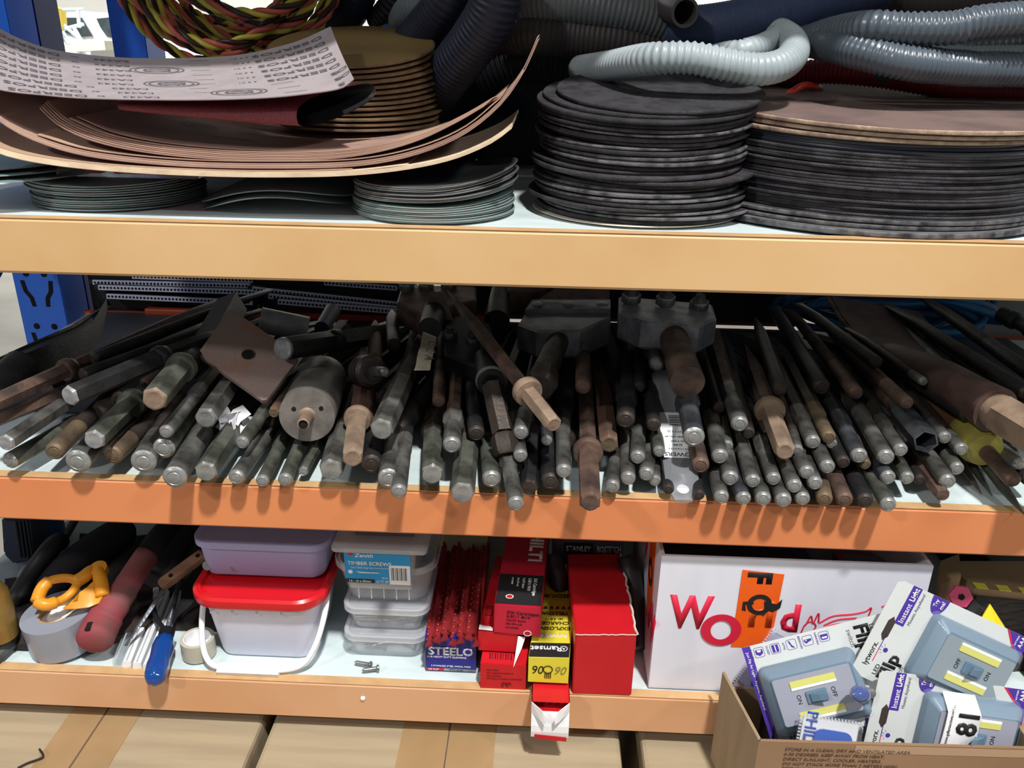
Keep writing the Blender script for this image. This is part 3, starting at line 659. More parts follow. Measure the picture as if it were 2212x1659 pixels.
def bit(c, ex, ey, w, tx, ty, kind='R', col='s', L=.34, h=None, dz=0., label=None, body=None, st=None, face=None, tip='chisel', name='breaker_chisel', cw=1.45):
    px, py = cpx(c, ex, ey); qx, qy = cpx(c, tx, ty); wp = w/CR[c][2]
    r = wp/2*.0005
    y0 = 1074 + (px-1650)*.034
    for _ in range(3):
        hh = h*.001 if h is not None else max(r, r + .62*.00054*(y0-py))
        E = atZ(px, py, Z2+hh+.0003); r = wp/2*pxm(E)
    Tp = atZ(qx, qy, Z2+hh+.0003+dz)
    d = (Tp-E).normalized(); s1 = (Tp-E).length
    Lm = min(L, (.575-E.y)/max(.2, d.y)); Lm = max(Lm, s1+.04)
    M = axisM(E, d); roll = random.Random(int(ex*7+ey)).random()*2; shp = {'R': 'r', 'H': 'h'}[kind[0]]
    bshp = 'h' if kind in ('RH', 'H', 'HC', 'RN', 'HX') else 'r'
    br = {'R': r*.97, 'RH': r*1.12, 'H': r*.98, 'HC': r*.92, 'RN': r*.90, 'HR': r*1.08, 'HX': r*1.0}[kind]
    BITS.append((px, py, hh, kind, col, E, label))
    t = thing(name, E, 'x', 'chisel', 'breaker chisels piled on the middle shelf'); BITS[-1] += (t,)
    b = B(); barmesh(b, end_cap(r, shp) + [(s1*.5, r, shp), (s1, r, shp)], M, roll, 24); b.done('shank', MC[col], t, 'auto')
    ec = end_cap(r, shp); barmesh(B(), [(s-.0002, q*1.004, h_) for s, q, h_ in ec] + [(ec[-1][0]+.0004, ec[-1][1]*.97, ec[-1][2])], M, roll).done('struck_end', MC[face or {'t': 't', 'b': 'b', 'y': 'y', 'd': 'x', 'r': 'y'}.get(col, 'e')], t, 'auto')
    s = s1
    if kind in ('HC',):
        b = B(); barmesh(b, [(s1-.001, r*.9, 'r'), (s1, r*cw*.93, 'r'), (s1+.003, r*cw, 'r'), (s1+.009, r*cw, 'r'), (s1+.012, r*cw*.9, 'r'), (s1+.016, r*1.05, 'r')], M, 0, 28); b.done('collar', MC[col], t, 'auto'); s = s1+.014
    if kind in ('RN', 'RH'):
        k = 1.22 if kind == 'RN' else 1.14
        b = B(); barmesh(b, [(s1-.003, r*.98, 'r'), (s1+.003, r*k, 'h'), (s1+.026, r*k, 'h'), (s1+.032, br*.98, 'r')], M, roll, 24); b.done('hex_collar', MC[col], t, 'auto'); s = s1+.03
    q = [(s-.004, br*.9, bshp), (s+.002, br, bshp), (Lm*.72 if Lm*.72 > s+.01 else s+.01, br*.96, bshp)]
    z0 = q[-1][0]
    if tip == 'point': q += [(max(Lm*.9, z0+.01), br*.45, bshp), (max(Lm, z0+.02), br*.06, bshp)]
    else: q += [(max(Lm*.88, z0+.01), br*.92, bshp, .55), (max(Lm, z0+.02), br*.9, bshp, .08)]
    barmesh(B(), q, M, roll, 24).done('blade' if tip == 'chisel' else 'pointed_body', MC[body or MBODY[col]], t, 'auto')
    return t, M, r, d
# --- crop 4, left part
bit(4, 470, 945, 150, 1080, 690, 'HC', 'd', h=112, face='w', cw=1.25, body='d', L=.24, label='black hexagonal chisel with a bright round hammered end, lying over the others at the left')
bit(4, 1060, 970, 180, 1240, 760, 'HC', 'g', h=104, cw=1.3, body='d', L=.17, face='t', label='black-bodied chisel with a cut hexagonal end and a knobbly collar, left of the rusty plate')
bit(4, 35, 1270, 125, 420, 1010, 'H', 's', h=50, face='w')
bit(4, 645, 1250, 150, 900, 1000, 'HC', 'g', h=58, face='w')
bit(4, 55, 1395, 118, 400, 1200, 'R', 'g', h=24)
bit(4, 370, 1330, 130, 540, 1160, 'R', 'y', h=30, label='brown glazed round-ended chisel at the left, behind the grey round one on the beam')
bit(4, 530, 1400, 172, 660, 1270, 'R', 's', h=30)
bit(4, 770, 1355, 138, 890, 1240, 'R', 'y', h=28)
bit(4, 985, 1400, 172, 1090, 1230, 'R', 's', h=30)
bit(4, 1125, 1310, 150, 1300, 1050, 'R', 'g', h=40)
bit(4, 1140, 1195, 100, 1330, 960, 'RH', 's', h=62)
bit(4, 1415, 1100, 160, 1560, 900, 'H', 's', h=66)
bit(4, 1200, 1510, 165, 1390, 1200, 'R', 's', h=26)
bit(4, 1415, 1470, 158, 1580, 1210, 'H', 'g', h=28)
bit(4, 1625, 1510, 115, 1830, 1220, 'R', 's', h=19)
bit(4, 1665, 1270, 95, 1800, 1080, 'RH', 'g', h=48)
bit(4, 1885, 1060, 82, 1960, 960, 'H', 'r', h=60)
bit(4, 1805, 1535, 92, 1920, 1300, 'RH', 'g', h=16)
bit(4, -60, 1120, 100, 400, 930, 'H', 'x' if False else 'b', h=60)
bit(4, -90, 1010, 120, 440, 770, 'HC', 'b', h=84, L=.42, label='brown chisel with a wide collar running in from the left edge')
bit(4, 560, 800, 90, 1000, 640, 'R', 'd', h=84, L=.3)
bit(4, 640, 690, 90, 1100, 510, 'R', 'd', h=90, L=.34)
bit(4, 830, 990, 160, 960, 900, 'R', 'd', h=54, L=.3)
bit(4, 990, 860, 80, 1100, 800, 'R', 'b', h=66, L=.3)
# --- crop 5
bit(5, 905, 1050, 168, 1050, 720, 'H', 's', h=66)
bit(5, 1025, 1480, 112, 1060, 1190, 'RH', 's', h=28, body='d')
bit(5, 1390, 1160, 128, 1400, 1020, 'RN', 's', h=52, body='b')
bit(5, 1463, 1490, 170, 1500, 1130, 'H', 'g', h=26)
bit(5, 1255, 1360, 160, 1260, 1090, 'H', 'g', h=27)
bit(5, 557, 1330, 168, 640, 1060, 'H', 's', h=29)
bit(5, 835, 1290, 142, 850, 1110, 'R', 'd', h=27)
bit(5, 955, 1390, 150, 990, 1130, 'R', 's', h=24)
bit(5, 1665, 1395, 132, 1640, 1120, 'R', 'g', h=22)
bit(5, 1835, 1565, 115, 1785, 1300, 'RH', 's', h=30, label='long grey chisel with stepped hex collars, hanging furthest over the beam left of centre')
bit(5, 240, 1400, 102, 330, 1190, 'RH', 'g', h=17)
bit(5, 365, 1340, 74, 470, 1150, 'H', 'g', h=14)
bit(5, 860, 560, 100, 862, 420, 'R', 'r', h=78, L=.16, tip='point')
bit(5, 1300, 860, 90, 1310, 600, 'R', 'b', h=58)
bit(5, 790, 980, 120, 810, 700, 'R', 'r', h=48)
bit(5, 1560, 1080, 120, 1520, 760, 'R', 'd', h=46)
bit(5, 990, 470, 100, 985, 380, 'R', 'd', h=82, L=.16, tip='point')
bit(5, 1090, 690, 110, 1130, 460, 'R', 'd', h=64, L=.3)
# --- crop 6
bit(6, 500, 1015, 128, 330, 800, 'HC', 't', h=88, dz=.010, cw=1.75, body='b', tip='point', L=.34, label='tan hexagonal chisel with a pale wide collar lying aslant over the others, left of centre')
bit(6, 750, 1550, 158, 735, 1215, 'HC', 'b', h=40, cw=1.5, body='b', label='big brown hexagonal chisel with a broad collar, hanging over the beam at the centre')
bit(6, 880, 1150, 140, 840, 800, 'H', 'r', h=40, label='rusty flat-sided chisel half hidden behind the broad brown collar')
bit(6, 330, 1450, 122, 350, 1190, 'H', 'd', h=20)
bit(6, 475, 1410, 132, 460, 1180, 'R', 'd', h=22)
bit(6, 567, 1340, 110, 560, 1090, 'RH', 's', h=36)
bit(6, 270, 1075, 110, 300, 930, 'R', 's', h=60)
bit(6, 270, 1235, 100, 240, 1040, 'RH', 's', h=42, body='d')
bit(6, 450, 1130, 78, 450, 1000, 'R', 'n', h=50)
bit(6, 992, 985, 132, 1000, 860, 'RN', 'd', h=66)
bit(6, 1187, 1020, 102, 1165, 830, 'RH', 'd', h=60)
bit(6, 1208, 600, 108, 1192, 520, 'R', 's', h=92, L=.12)
bit(6, 900, 1445, 102, 920, 1270, 'R', 's', h=18)
bit(6, 1010, 1390, 106, 1000, 1170, 'RH', 's', h=24)
bit(6, 1075, 1245, 106, 1082, 1080, 'RH', 's', h=38)
bit(6, 1135, 1360, 106, 1160, 1160, 'RH', 's', h=26)
bit(6, 1225, 1205, 86, 1210, 1080, 'R', 'g', h=40)
bit(6, 1195, 1405, 86, 1190, 1300, 'R', 's', h=16)
bit(6, 1510, 1300, 125, 1480, 1170, 'R', 'b', h=36)
bit(6, 1465, 1105, 150, 1425, 900, 'RN', 'n', h=72, body='b', L=.16)
bit(6, 1645, 1240, 116, 1600, 1030, 'RH', 's', h=44)
bit(6, 1780, 1015, 120, 1725, 830, 'RH', 's', h=66, body='b')
bit(6, 1695, 1165, 82, 1670, 1050, 'R', 'g', h=42)
bit(6, 1840, 1075, 92, 1810, 950, 'R', 'd', h=52)
bit(6, 1715, 1390, 116, 1690, 1220, 'R', 's', h=30)
bit(6, 1860, 1405, 102, 1800, 1190, 'RH', 's', h=28)
bit(6, 1655, 1520, 106, 1615, 1350, 'R', 's', h=18)
bit(6, 1808, 1530, 106, 1760, 1400, 'R', 'n', h=18)
bit(6, 1500, 1505, 78, 1480, 1350, 'R', 'd', h=14)
bit(6, 1290, 1465, 80, 1265, 1290, 'R', 'd', h=14)
bit(6, 700, 760, 110, 700, 560, 'R', 'b', h=84)
bit(6, 1640, 900, 90, 1560, 640, 'R', 'd', h=60)
bit(6, 1090, 760, 80, 1090, 560, 'R', 'd', h=74)
# --- crop 7
bit(7, 305, 1200, 142, 205, 930, 'HC', 't', h=58, cw=1.65, body='b', tip='point', label='pinkish tan hexagonal chisel with a wide collar, standing out right of the plastic tube')
bit(7, 275, 770, 108, 200, 560, 'R', 'd', h=88, tip='point', L=.28)
bit(7, 500, 1140, 106, 430, 990, 'RH', 's', h=56)
bit(7, 608, 1105, 102, 540, 970, 'RH', 'y', h=58)
bit(7, 818, 1235, 116, 710, 1030, 'RH', 'n', h=50)
bit(7, 1003, 1245, 118, 860, 1000, 'RH', 's', h=50, tip='point', L=.33)
bit(7, 1105, 1195, 102, 1010, 1060, 'RH', 's', h=50)
bit(7, 1410, 1110, 92, 1320, 1000, 'R', 's', h=56)
bit(7, 1525, 1190, 96, 1430, 1080, 'R', 's', h=50)
bit(7, 1430, 1412, 112, 1290, 1220, 'R', 's', h=30)
bit(7, 1495, 1322, 98, 1420, 1220, 'R', 'g', h=34)
bit(7, 1395, 1500, 104, 1330, 1420, 'H', 'b', h=18, L=.2)
bit(7, 1020, 1385, 108, 940, 1280, 'R', 'n', h=32)
bit(7, 1150, 1388, 96, 1100, 1290, 'R', 'g', h=26)
bit(7, 1235, 1400, 78, 1190, 1300, 'R', 'd', h=18)
bit(7, 1020, 1572, 112, 900, 1360, 'R', 'g', h=20, label='grey flat-notched chisel resting out over the beam, last of the dense right-hand front row')
bit(7, 860, 1545, 116, 780, 1380, 'R', 'd', h=19)
bit(7, 718, 1537, 116, 640, 1350, 'R', 'b', h=19)
bit(7, 578, 1532, 112, 560, 1430, 'R', 'y', h=18)
bit(7, 515, 1425, 104, 470, 1310, 'R', 's', h=32)
bit(7, 458, 1350, 106, 400, 1230, 'RH', 's', h=40)
bit(7, 428, 1532, 104, 400, 1440, 'R', 'g', h=17)
bit(7, 373, 1445, 108, 320, 1320, 'R', 's', h=30)
bit(7, 295, 1542, 114, 260, 1420, 'R', 's', h=18)
bit(7, 155, 1532, 112, 130, 1420, 'R', 'g', h=18)
bit(7, 85, 1410, 106, 20, 1200, 'RH', 's', h=30)
bit(7, 228, 1395, 102, 165, 1210, 'RH', 's', h=32)
bit(7, 390, 1195, 82, 360, 1080, 'R', 's', h=50)
bit(7, 600, 1312, 108, 540, 1190, 'R', 's', h=42)
bit(7, 708, 1278, 98, 660, 1180, 'R', 'd', h=42)
bit(7, 858, 1292, 82, 820, 1200, 'R', 'r', h=38)
bit(7, 628, 1150, 78, 590, 1060, 'R', 'g', h=50)
bit(7, 1150, 870, 96, 1000, 730, 'R', 'b', h=84, L=.3, tip='point')
bit(7, 940, 590, 92, 820, 500, 'R', 'd', h=100, L=.25)
bit(7, 1265, 720, 66, 1180, 660, 'R', 's', h=92, L=.2)
bit(7, 1560, 950, 90, 1300, 780, 'R', 'd', h=76, L=.3)
bit(7, 1930, 1290, 90, 1800, 1180, 'R', 's', h=40, L=.3)
bit(7, 1975, 800, 110, 1600, 560, 'R', 'd', h=100, L=.34)
bit(7, 2050, 700, 110, 1700, 450, 'R', 'd', h=100, L=.34)
bit(7, 2060, 950, 110, 1700, 700, 'R', 'd', h=84, L=.34)
bit(7, 1990, 1400, 90, 1850, 1260, 'R', 'd', h=24, L=.34)
bit(7, 560, 760, 120, 440, 560, 'R', 'x' if False else 'd', h=74)
bit(7, 800, 800, 100, 640, 600, 'R', 'b', h=74)
bit(7, 1480, 700, 100, 1300, 520, 'R', 'd', h=84)
for k in range(30):  # filler shafts added low in the pile, dark to blacken its gaps
    X = -.56 + k*.0395; sl = max(-.75, min(.75, -1.1*X + .05)); e = Vector((X, .085 + .02*((k*7) % 5)/5, Z2 + .018 + .006*((k*3) % 4))); r = .0125 + .001*(k % 3)
    t = thing('breaker_chisel', e, 'added dark filler shaft deep under the pile, ' + (ORD[k+1] if k < 28 else ('second last', 'last')[k-28]) + ' from the left', 'chisel', 'breaker chisels piled on the middle shelf')
    M = axisM(e, Vector((sl, 1, .06))); barmesh(B(), [(0, r*.8, 'r'), (.004, r, 'r'), (.06, r, 'r')], M).done('shank', MC['x'], t, 'auto'); barmesh(B(), [(.058, r*.9, 'h'), (.062, r*1.1, 'h'), (.30, r*1.05, 'h'), (.36, r, 'h', .2)], M, k).done('blade', MC['d'], t, 'auto')
# labels by tier and order
tiers = {}
for q in BITS:
    if q[6]: continue
    y0 = 1074 + (q[0]-1650)*.034; dy = y0 - q[1]
    k = 0 if dy < 22 else 1 if dy < 62 else 2 if dy < 120 else 3 if dy < 200 else 4
    side = 'left third' if q[0] < 740 else 'middle third' if q[0] < 1480 else 'right third'
    tiers.setdefault((k, side), []).append(q)
TN = ['front bottom row', 'second row up', 'third row up', 'upper row', 'topmost rear row']
KN = {'R': 'round-ended', 'H': 'hexagonal', 'HC': 'collared hexagonal', 'RN': 'round-ended, hex-nut', 'RH': 'round-shank', 'HR': 'hex-ended'}
for (k, side), l in tiers.items():
    l.sort(key=lambda q: q[0])
    for i, q in enumerate(l): q[7]['label'] = '%s %s chisel, %s from left in %s, %s of shelf' % (CNAME.get(q[4], 'dark'), KN[q[3]], ORD[i+1], TN[k], side)
for q in BITS:
    if q[6]: q[7]['label'] = q[6]
# --- special pieces
def bar3(b, p, q, r0, r1, n=24, shp='r', roll=0.):
    M = axisM(p, q-p); barmesh(b, [(0, r0, shp), ((q-p).length, r1, shp)], M, roll, n); return M
def c5(x, y, Y): return atY(*cpx(5, x, y), Y)
def c6(x, y, Y): return atY(*cpx(6, x, y), Y)
def c7(x, y, Y): return atY(*cpx(7, x, y), Y)
def c4(x, y, Y): return atY(*cpx(4, x, y), Y)
# core drum
e = c5(395, 945, .055); bk = c5(505, 690, .20); d = (bk-e).normalized(); R_ = 192/3.19*pxm(e)
t = thing('core_drum', e, 'grey metal drum with a flat end plate and spigot, in front of the rusty plate', 'core drill')
M = axisM(e, d); L_ = (bk-e).length
B().lathe([(R_*.96, .001), (R_, .003), (R_, L_*.9), (R_*.95, L_)], M, 64).done('drum_wall', met('drum_steel', (116, 112, 108), (92, 88, 84), .5, .4), t, 'auto')
B().lathe([(R_*.985, -.002), (R_*.985, .001)], M, 64).done('end_plate', met('drum_plate_steel', (140, 134, 128), (112, 104, 98), .45, .5), t, 'auto')
B().lathe([(.0050, -.032), (.0066, -.031), (.0075, -.004), (.0095, -.002)], M, 24, (False, False)).done('spigot', MC['t'], t, 'auto'); B().lathe([(.0051, -.0300), (.0051, -.003)], M, 20).done('spigot_bore', M_void, t)
for x in (-.016, .014): B().lathe([(.0026, -.0026), (.0026, -.001)], M @ T(x, .008, 0), 16).done('plate_hole', M_void, t)
# rusty plate
q = [atY(498, 666, .185), atY(426, 765, .115), atY(572, 869, .072), atY(648, 770, .142)]
nrm = (q[1]-q[0]).cross(q[2]-q[1]).normalized(); nrm = -nrm if nrm.y > 0 else nrm
t = thing('tamping_plate', sum(q, Vector())/4, 'square rusty steel plate with a central hole, tilted on the chisels left of centre', 'steel plate')
rp = mat('rusty_plate', (150, 128, 122), .75, .1, col2=(160, 106, 74), ns=22, bump=.35, bs=320, lo=.52, hi=.8)
b = B(); ce = sum(q, Vector())/4
qq = []
for i in range(4):
    a, c_, e_ = q[i-1], q[i], q[(i+1) % 4]; qq += [c_ + (a-c_).normalized()*.004, c_ + (e_-c_).normalized()*.004]
b.rings([[p - nrm*.006 for p in qq], [p for p in qq]]); b.done('plate', rp, t)
M = frame(ce, (q[3]-q[0]), None, nrm)
B().lathe([(.0062, -.001), (.0078, .0004), (.0066, .0006), (.0060, -.0002)], axisM(ce+Vector((0, 0, 0)), nrm), 24).done('hole_rim', MC['x'], t, 'auto'); B().lathe([(.0058, .0001), (.0058, .0005)], axisM(ce, nrm), 20).done('centre_hole', M_void, t)
b = B(); bar3(b, ce - nrm*.007, ce - nrm*.10 + Vector((.01, .06, -.02)), .016, .015); b.done('socket_stem', MC['d'], t, 'auto')
# grey pipe ring behind it
p0, p1 = c5(120, 300, .27), c5(310, 370, .20)
a0 = c5(60, 215, .30); a1 = c5(255, 395, .21)
t = thing('core_bit', a1, 'short grey core drill tube with a notched rim behind the rusty plate', 'core drill')
M = axisM(c5(70, 290, .255), c5(270, 330, .265) - c5(70, 290, .255)); R_ = 88/3.19*pxm(c5(170, 290, .26)); L_ = .062
B().lathe([(R_*.86, .002), (R_, 0), (R_, L_), (R_*.86, L_), (R_*.86, .002)], M, 40, (False, False)).done('tube_wall', met('core_tube_steel', (150, 150, 156), (110, 110, 116), .45, .3), t, 'auto')
B().lathe([(R_*.85, .03), (R_*.85, .032)], M, 40).done('tube_floor', MC['d'], t)
# short hex bar with silver end lying across
e, g = c5(218, 490, .12), c5(560, 440, .20)
t = thing('breaker_chisel', e, 'short black hexagonal chisel with a shiny silver end lying sideways across the pile', 'chisel', 'breaker chisels piled on the middle shelf')
r = 80/3.19*pxm(e); M = axisM(e, g-e); L_ = (g-e).length
barmesh(B(), end_cap(r, 'h') + [(L_, r, 'h')], M, .3).done('shank', MC['d'], t, 'auto')
barmesh(B(), [(-.0008, r*.1, 'r'), (-.0008, r*.8, 'r'), (.001, r*.97, 'r'), (.0045, r*1.0, 'r')], M).done('hammered_face', MC['w'], t, 'auto', 'shiny silver hammered end face')
barmesh(B(), [(L_-.002, r*.95, 'r'), (L_+.002, r*1.1, 'r'), (L_+.012, r*1.1, 'r'), (L_+.015, r*.9, 'q'), (L_+.09, r*.9, 'q'), (L_+.11, r*.7, 'q')], M).done('square_body', MC['d'], t, 'auto')
# blue tube end
e, g = c5(570, 225, .33), c5(495, 350, .27)
t = thing('blue_socket', g, 'dark blue metal tube end sticking up at the back right of the rusty plate', 'tool'); b = B(); bar3(b, g, e, 50/3.19*pxm(e), 54/3.19*pxm(e)); b.done('socket_body', mat('dark_blue_enamel', (28, 42, 72), .45), t, 'auto')
# bushed adapter with threaded stud
e, g = c5(810, 640, .14), c5(700, 640, .19)
t = thing('bush_adapter', e, 'round ribbed steel adapter with a pointed stud, right of the drum', 'adapter'); M = axisM(c5(845, 645, .125), (g - c5(845, 645, .125))); R_ = 112/3.19*pxm(e)
B().lathe([(R_*.55, -.001), (R_*.8, 0), (R_, .005), (R_, .012), (R_*.93, .014), (R_, .016), (R_, .024), (R_*.93, .026), (R_, .028), (R_, .036), (R_*.8, .042)], M, 40).done('ribbed_body', met('adapter_steel', (78, 70, 68), (52, 46, 46), .4, .6), t, 'auto')
B().lathe([(.003, -.045), (.0055, -.043), (.0062, -.012), (.0075, -.002)], M, 20).done('stud', MC['s'], t, 'auto'); barmesh(B(), [(-.006, .0115, 'h'), (.001, .0115, 'h')], M).done('hex_nut', MC['x'], t, 'auto')
# tan collared chisel in front of drum
bt = bit(5, 705, 1245, 152, 740, 985, 'HC', 't', h=52, cw=1.4, body='r', label='x'); BITS[-1][7]['label'] = 'pale tan crusted hexagonal chisel with a collar, right of the grey drum'
# foil tag
q = [c5(1195, 372, .165), c5(1285, 408, .16), c5(1238, 636, .075), c5(1130, 640, .075)]
b = B(); b.sheet([[q[0].lerp(q[3], k/10) + Vector((0, 0, .002*sin(k*1.3))) for k in range(11)], [q[1].lerp(q[2], k/10) + Vector((0, 0, .002*sin(k*1.9))) for k in range(11)]], .0006)
o = b.done('foil_tag', mat('grey_foil_paper', (170, 164, 144), .5, col2=(144, 138, 122), ns=50), None, 'auto'); tag(o, 'crumpled pale foil tag stuck on a black chisel at the centre left', 'tag')
M = frame(q[0].lerp(q[2], .5), q[3]-q[0], None, (q[1]-q[0]).cross(q[3]-q[0])*-1)
if (M.col[2].xyz).z < 0: M = M @ Matrix.Rotation(pi, 4, 'X')
for i, s_ in enumerate(('C', 'C', 'A')): text(o, s_, M, .016, mat('tag_grey_ink', (84, 78, 70), .6), x=(i-1)*.017 + .004, lift=.003)
# heavy heads
def head(top, drop, m, name, label, cat='scaling head'):
    t = thing(name, sum(top, Vector())/len(top) - Vector((0, 0, drop)), label, cat); n = len(top); c = sum(top, Vector())/n
    ins = [p.lerp(c, .05) + Vector((0, 0, .003)) for p in top]; bt_ = [p.lerp(c, .04) - Vector((0, 0, drop)) for p in top]
    b = B(); b.rings([bt_, [p - Vector((0, 0, drop*.9)) for p in top], top, ins]); b.done('head_block', m, t); return t, c
mh = met('dark_cast_steel', (128, 128, 134), (92, 92, 98), .5, .3); mh2 = met('grey_cast_steel', (162, 164, 172), (112, 114, 122), .5, .35); mbr = met('brown_cast_steel', (128, 102, 92), (86, 70, 64), .55, .25)
def nut(t, p, r, m=M_steel, up=Vector((0, -.25, 1))):
    M = axisM(p, up); barmesh(B(), [(0, r, 'h'), (r*.9, r, 'h'), (r*1.05, r*.85, 'r')], M).done('nut', m, t, 'auto'); barmesh(B(), [(r*.9, r*.5, 'r'), (r*1.7, r*.5, 'r')], M).done('stud_end', m, t, 'auto')
t, c = head([c6(250, 330, .25), c6(380, 378, .20), c6(680, 378, .20), c6(892, 288, .25), c6(886, 205, .31), c6(330, 205, .31)], .034, mh, 'bush_hammer', 'dark cast steel head with three rivets on its top bar, left of the nutted head')
rb = [c6(350, 200, .305), c6(886, 200, .305), c6(886, 262, .27), c6(300, 268, .275)]
b = B(); b.rings([[p + Vector((0, 0, .002)) for p in rb], [p + Vector((0, 0, .010)) for p in rb]]); b.done('top_bar', mh, t)
for x in (385, 600, 830): B().lathe([(.0075, 0), (.0075, .001), (.004, .0016)], axisM(c6(x, 232, .288) + Vector((0, 0, .0105)), Vector((0, -.1, 1))), 20).done('rivet', mh2, t, 'auto')
b = B(); bar3(b, c6(545, 400, .22), c6(430, 660, .115), .0135, .0150); b.done('stem', MC['x'], t, 'auto'); b = B(); barmesh(b, [(0, .017, 'h'), (.03, .019, 'h'), (.035, .015, 'r')], axisM(c6(430, 660, .115), c6(400, 760, .08)-c6(430, 660, .115))); b.done('hex_collar', MC['x'], t, 'auto')
pb = [c6(330, 195, .35), c6(880, 195, .35), c6(885, 60, .42), c6(520, 60, .42)]
b = B(); b.rings([[p - Vector((0, 0, .02)) for p in pb], pb]); o = b.done('spade_plate', mbr, None); tag(o, 'dull brown steel plate lying behind the riveted head under the beam', 'steel plate')
t, c = head([c6(945, 250, .24), c6(1100, 312, .20), c6(1500, 350, .20), c6(1620, 290, .25), c6(1590, 195, .32), c6(945, 140, .32)], .034, mh2, 'bush_hammer', 'grey cast steel head with three zinc nuts on top, under the beam right of centre')
for x, y in ((1030, 165), (1265, 180), (1495, 215)): nut(t, c6(x, y, .285), .0125)
b = B(); bar3(b, c6(1320, 400, .21), c6(1420, 720, .085), .0175, .0195); b.done('stem', MC['b'], t, 'auto')
t, c = head([c5(1010, 180, .34), c5(1190, 270, .29), c5(1400, 200, .30), c5(1562, 165, .33), c5(1560, 70, .40), c5(1045, 60, .40)], .03, mbr, 'bush_hammer', 'rust-brown cast head with zinc nuts at the back, left of centre under the beam')
for x in (1080, 1215, 1370): nut(t, c5(x, 80, .385), .011)
b = B(); bar3(b, c5(1280, 230, .30), c5(1240, 350, .23), .017, .015); b.done('stem', MC['d'], t, 'auto')
b = B(); b.rings([[c5(1240, 100, .30), c5(1330, 95, .30), c5(1400, 290, .27), c5(1190, 290, .27)], [c5(1240, 100, .33), c5(1330, 95, .33), c5(1400, 290, .31), c5(1190, 290, .31)]]); b.done('wedge', mbr, t)
t, c = head([c5(1690, 120, .40), c5(1790, 95, .38), c5(1930, 100, .40), c5(2140, 60, .44), c5(1700, 60, .45)], .03, mbr, 'bush_hammer', 'small brown cast head deep under the beam between the nut head and the riveted head')
b = B(); bar3(b, c5(1720, 90, .38), c5(1700, 300, .30), .012, .018); b.done('stem', MC['x'], t, 'auto')
# black angle fitting with bolts
q = [c5(1330, 310, .27), c5(1490, 250, .29), c5(1650, 330, .24), c5(1720, 520, .18), c5(1600, 640, .14), c5(1340, 540, .18)]
t, c = head(q, .02, mat('black_cast', (28, 28, 31), .4, .3), 'black_clamp_fitting', 'black clamp fitting with two bolts at the centre left behind the slanting tan chisel', 'fitting')
nut(t, c5(1380, 410, .225), .009, MC['n']); nut(t, c5(1540, 450, .2), .010, MC['n'])
b = B(); bar3(b, c5(1620, 560, .16), c5(1665, 730, .095), .0145, .0165); b.done('sleeve', mat('black_cast', (28, 28, 31)), t, 'auto')
b = B(); M = axisM(c5(1660, 705, .103), c5(1665, 725, .095)-c5(1620, 560, .16)); b.lathe([(.0165, -.003), (.0182, -.001), (.0182, .002), (.0165, .003)], M, 28); b.done('sleeve_ring', MC['s'], t, 'auto')
b = B(); bar3(b, c5(1668, 740, .092), c5(1745, 1075, .042), .0115, .0120, 24, 'h'); barmesh(b, [(0, .012, 'h'), (.004, .0145, 'h'), (.02, .0145, 'h'), (.024, .012, 'r')], axisM(c5(1745, 1075, .035), c5(1785, 1290, .012)-c5(1745, 1075, .035)), .4); b.done('hex_bar', MC['x'], t, 'auto')
# hexagon socket tube
e, g = c7(1278, 1130, .045), c7(1080, 900, .14); r = 84/3.19*pxm(e); M = axisM(e, g-e); L_ = (g-e).length
t = thing('hex_socket_chisel', e, 'chisel ending in an open hollow hexagonal socket, right part of the pile', 'chisel')
b = B(); barmesh(b, [(.03, r*.8, 'h'), (0, r*.85, 'h'), (0, r, 'h'), (L_*.8, r, 'h'), (L_, r*.72, 'r')], M, .2, 24, (False, True)); b.done('socket', MC['n'], t, 'auto'); barmesh(B(), [(.029, r*.82, 'h'), (.031, r*.82, 'h')], M, .2).done('socket_bore', M_void, t)
b = B(); bar3(b, g, g + (g-e).normalized()*.24, r*.72, r*.55); b.done('body', MC['b'], t, 'auto')
# chisel with yellow guard
e, g = c7(1885, 1405, -.005), c7(1640, 1140, .075); r = 56/3.19*pxm(e)
t = thing('guarded_chisel', e, 'brown chisel with a round yellow rubber hand guard at the lower right', 'chisel')
M = axisM(e, g-e); L_ = (g-e).length
barmesh(B(), end_cap(r, 'r') + [(L_+.01, r*1.05, 'r')], M).done('shank', MC['b'], t, 'auto')
R_ = 148/3.19*pxm(g)
B().lathe([(r*1.1, L_-.02), (R_*.80, L_-.016), (R_*.98, L_-.004), (R_, L_+.004), (R_*.93, L_+.02), (R_*.8, L_+.034), (R_*.45, L_+.042)], M, 44).done('rubber_guard', mat('yellow_rubber', (168, 160, 72), .45, col2=(140, 126, 66), ns=30), t, 'auto', 'round yellow rubber hand guard')
b = B(); bar3(b, g + (g-e).normalized()*.03, c7(1000, 620, .30), .0185, .0175); b.done('body', mat('brown_painted_bar', (92, 64, 44), .5), t, 'auto')
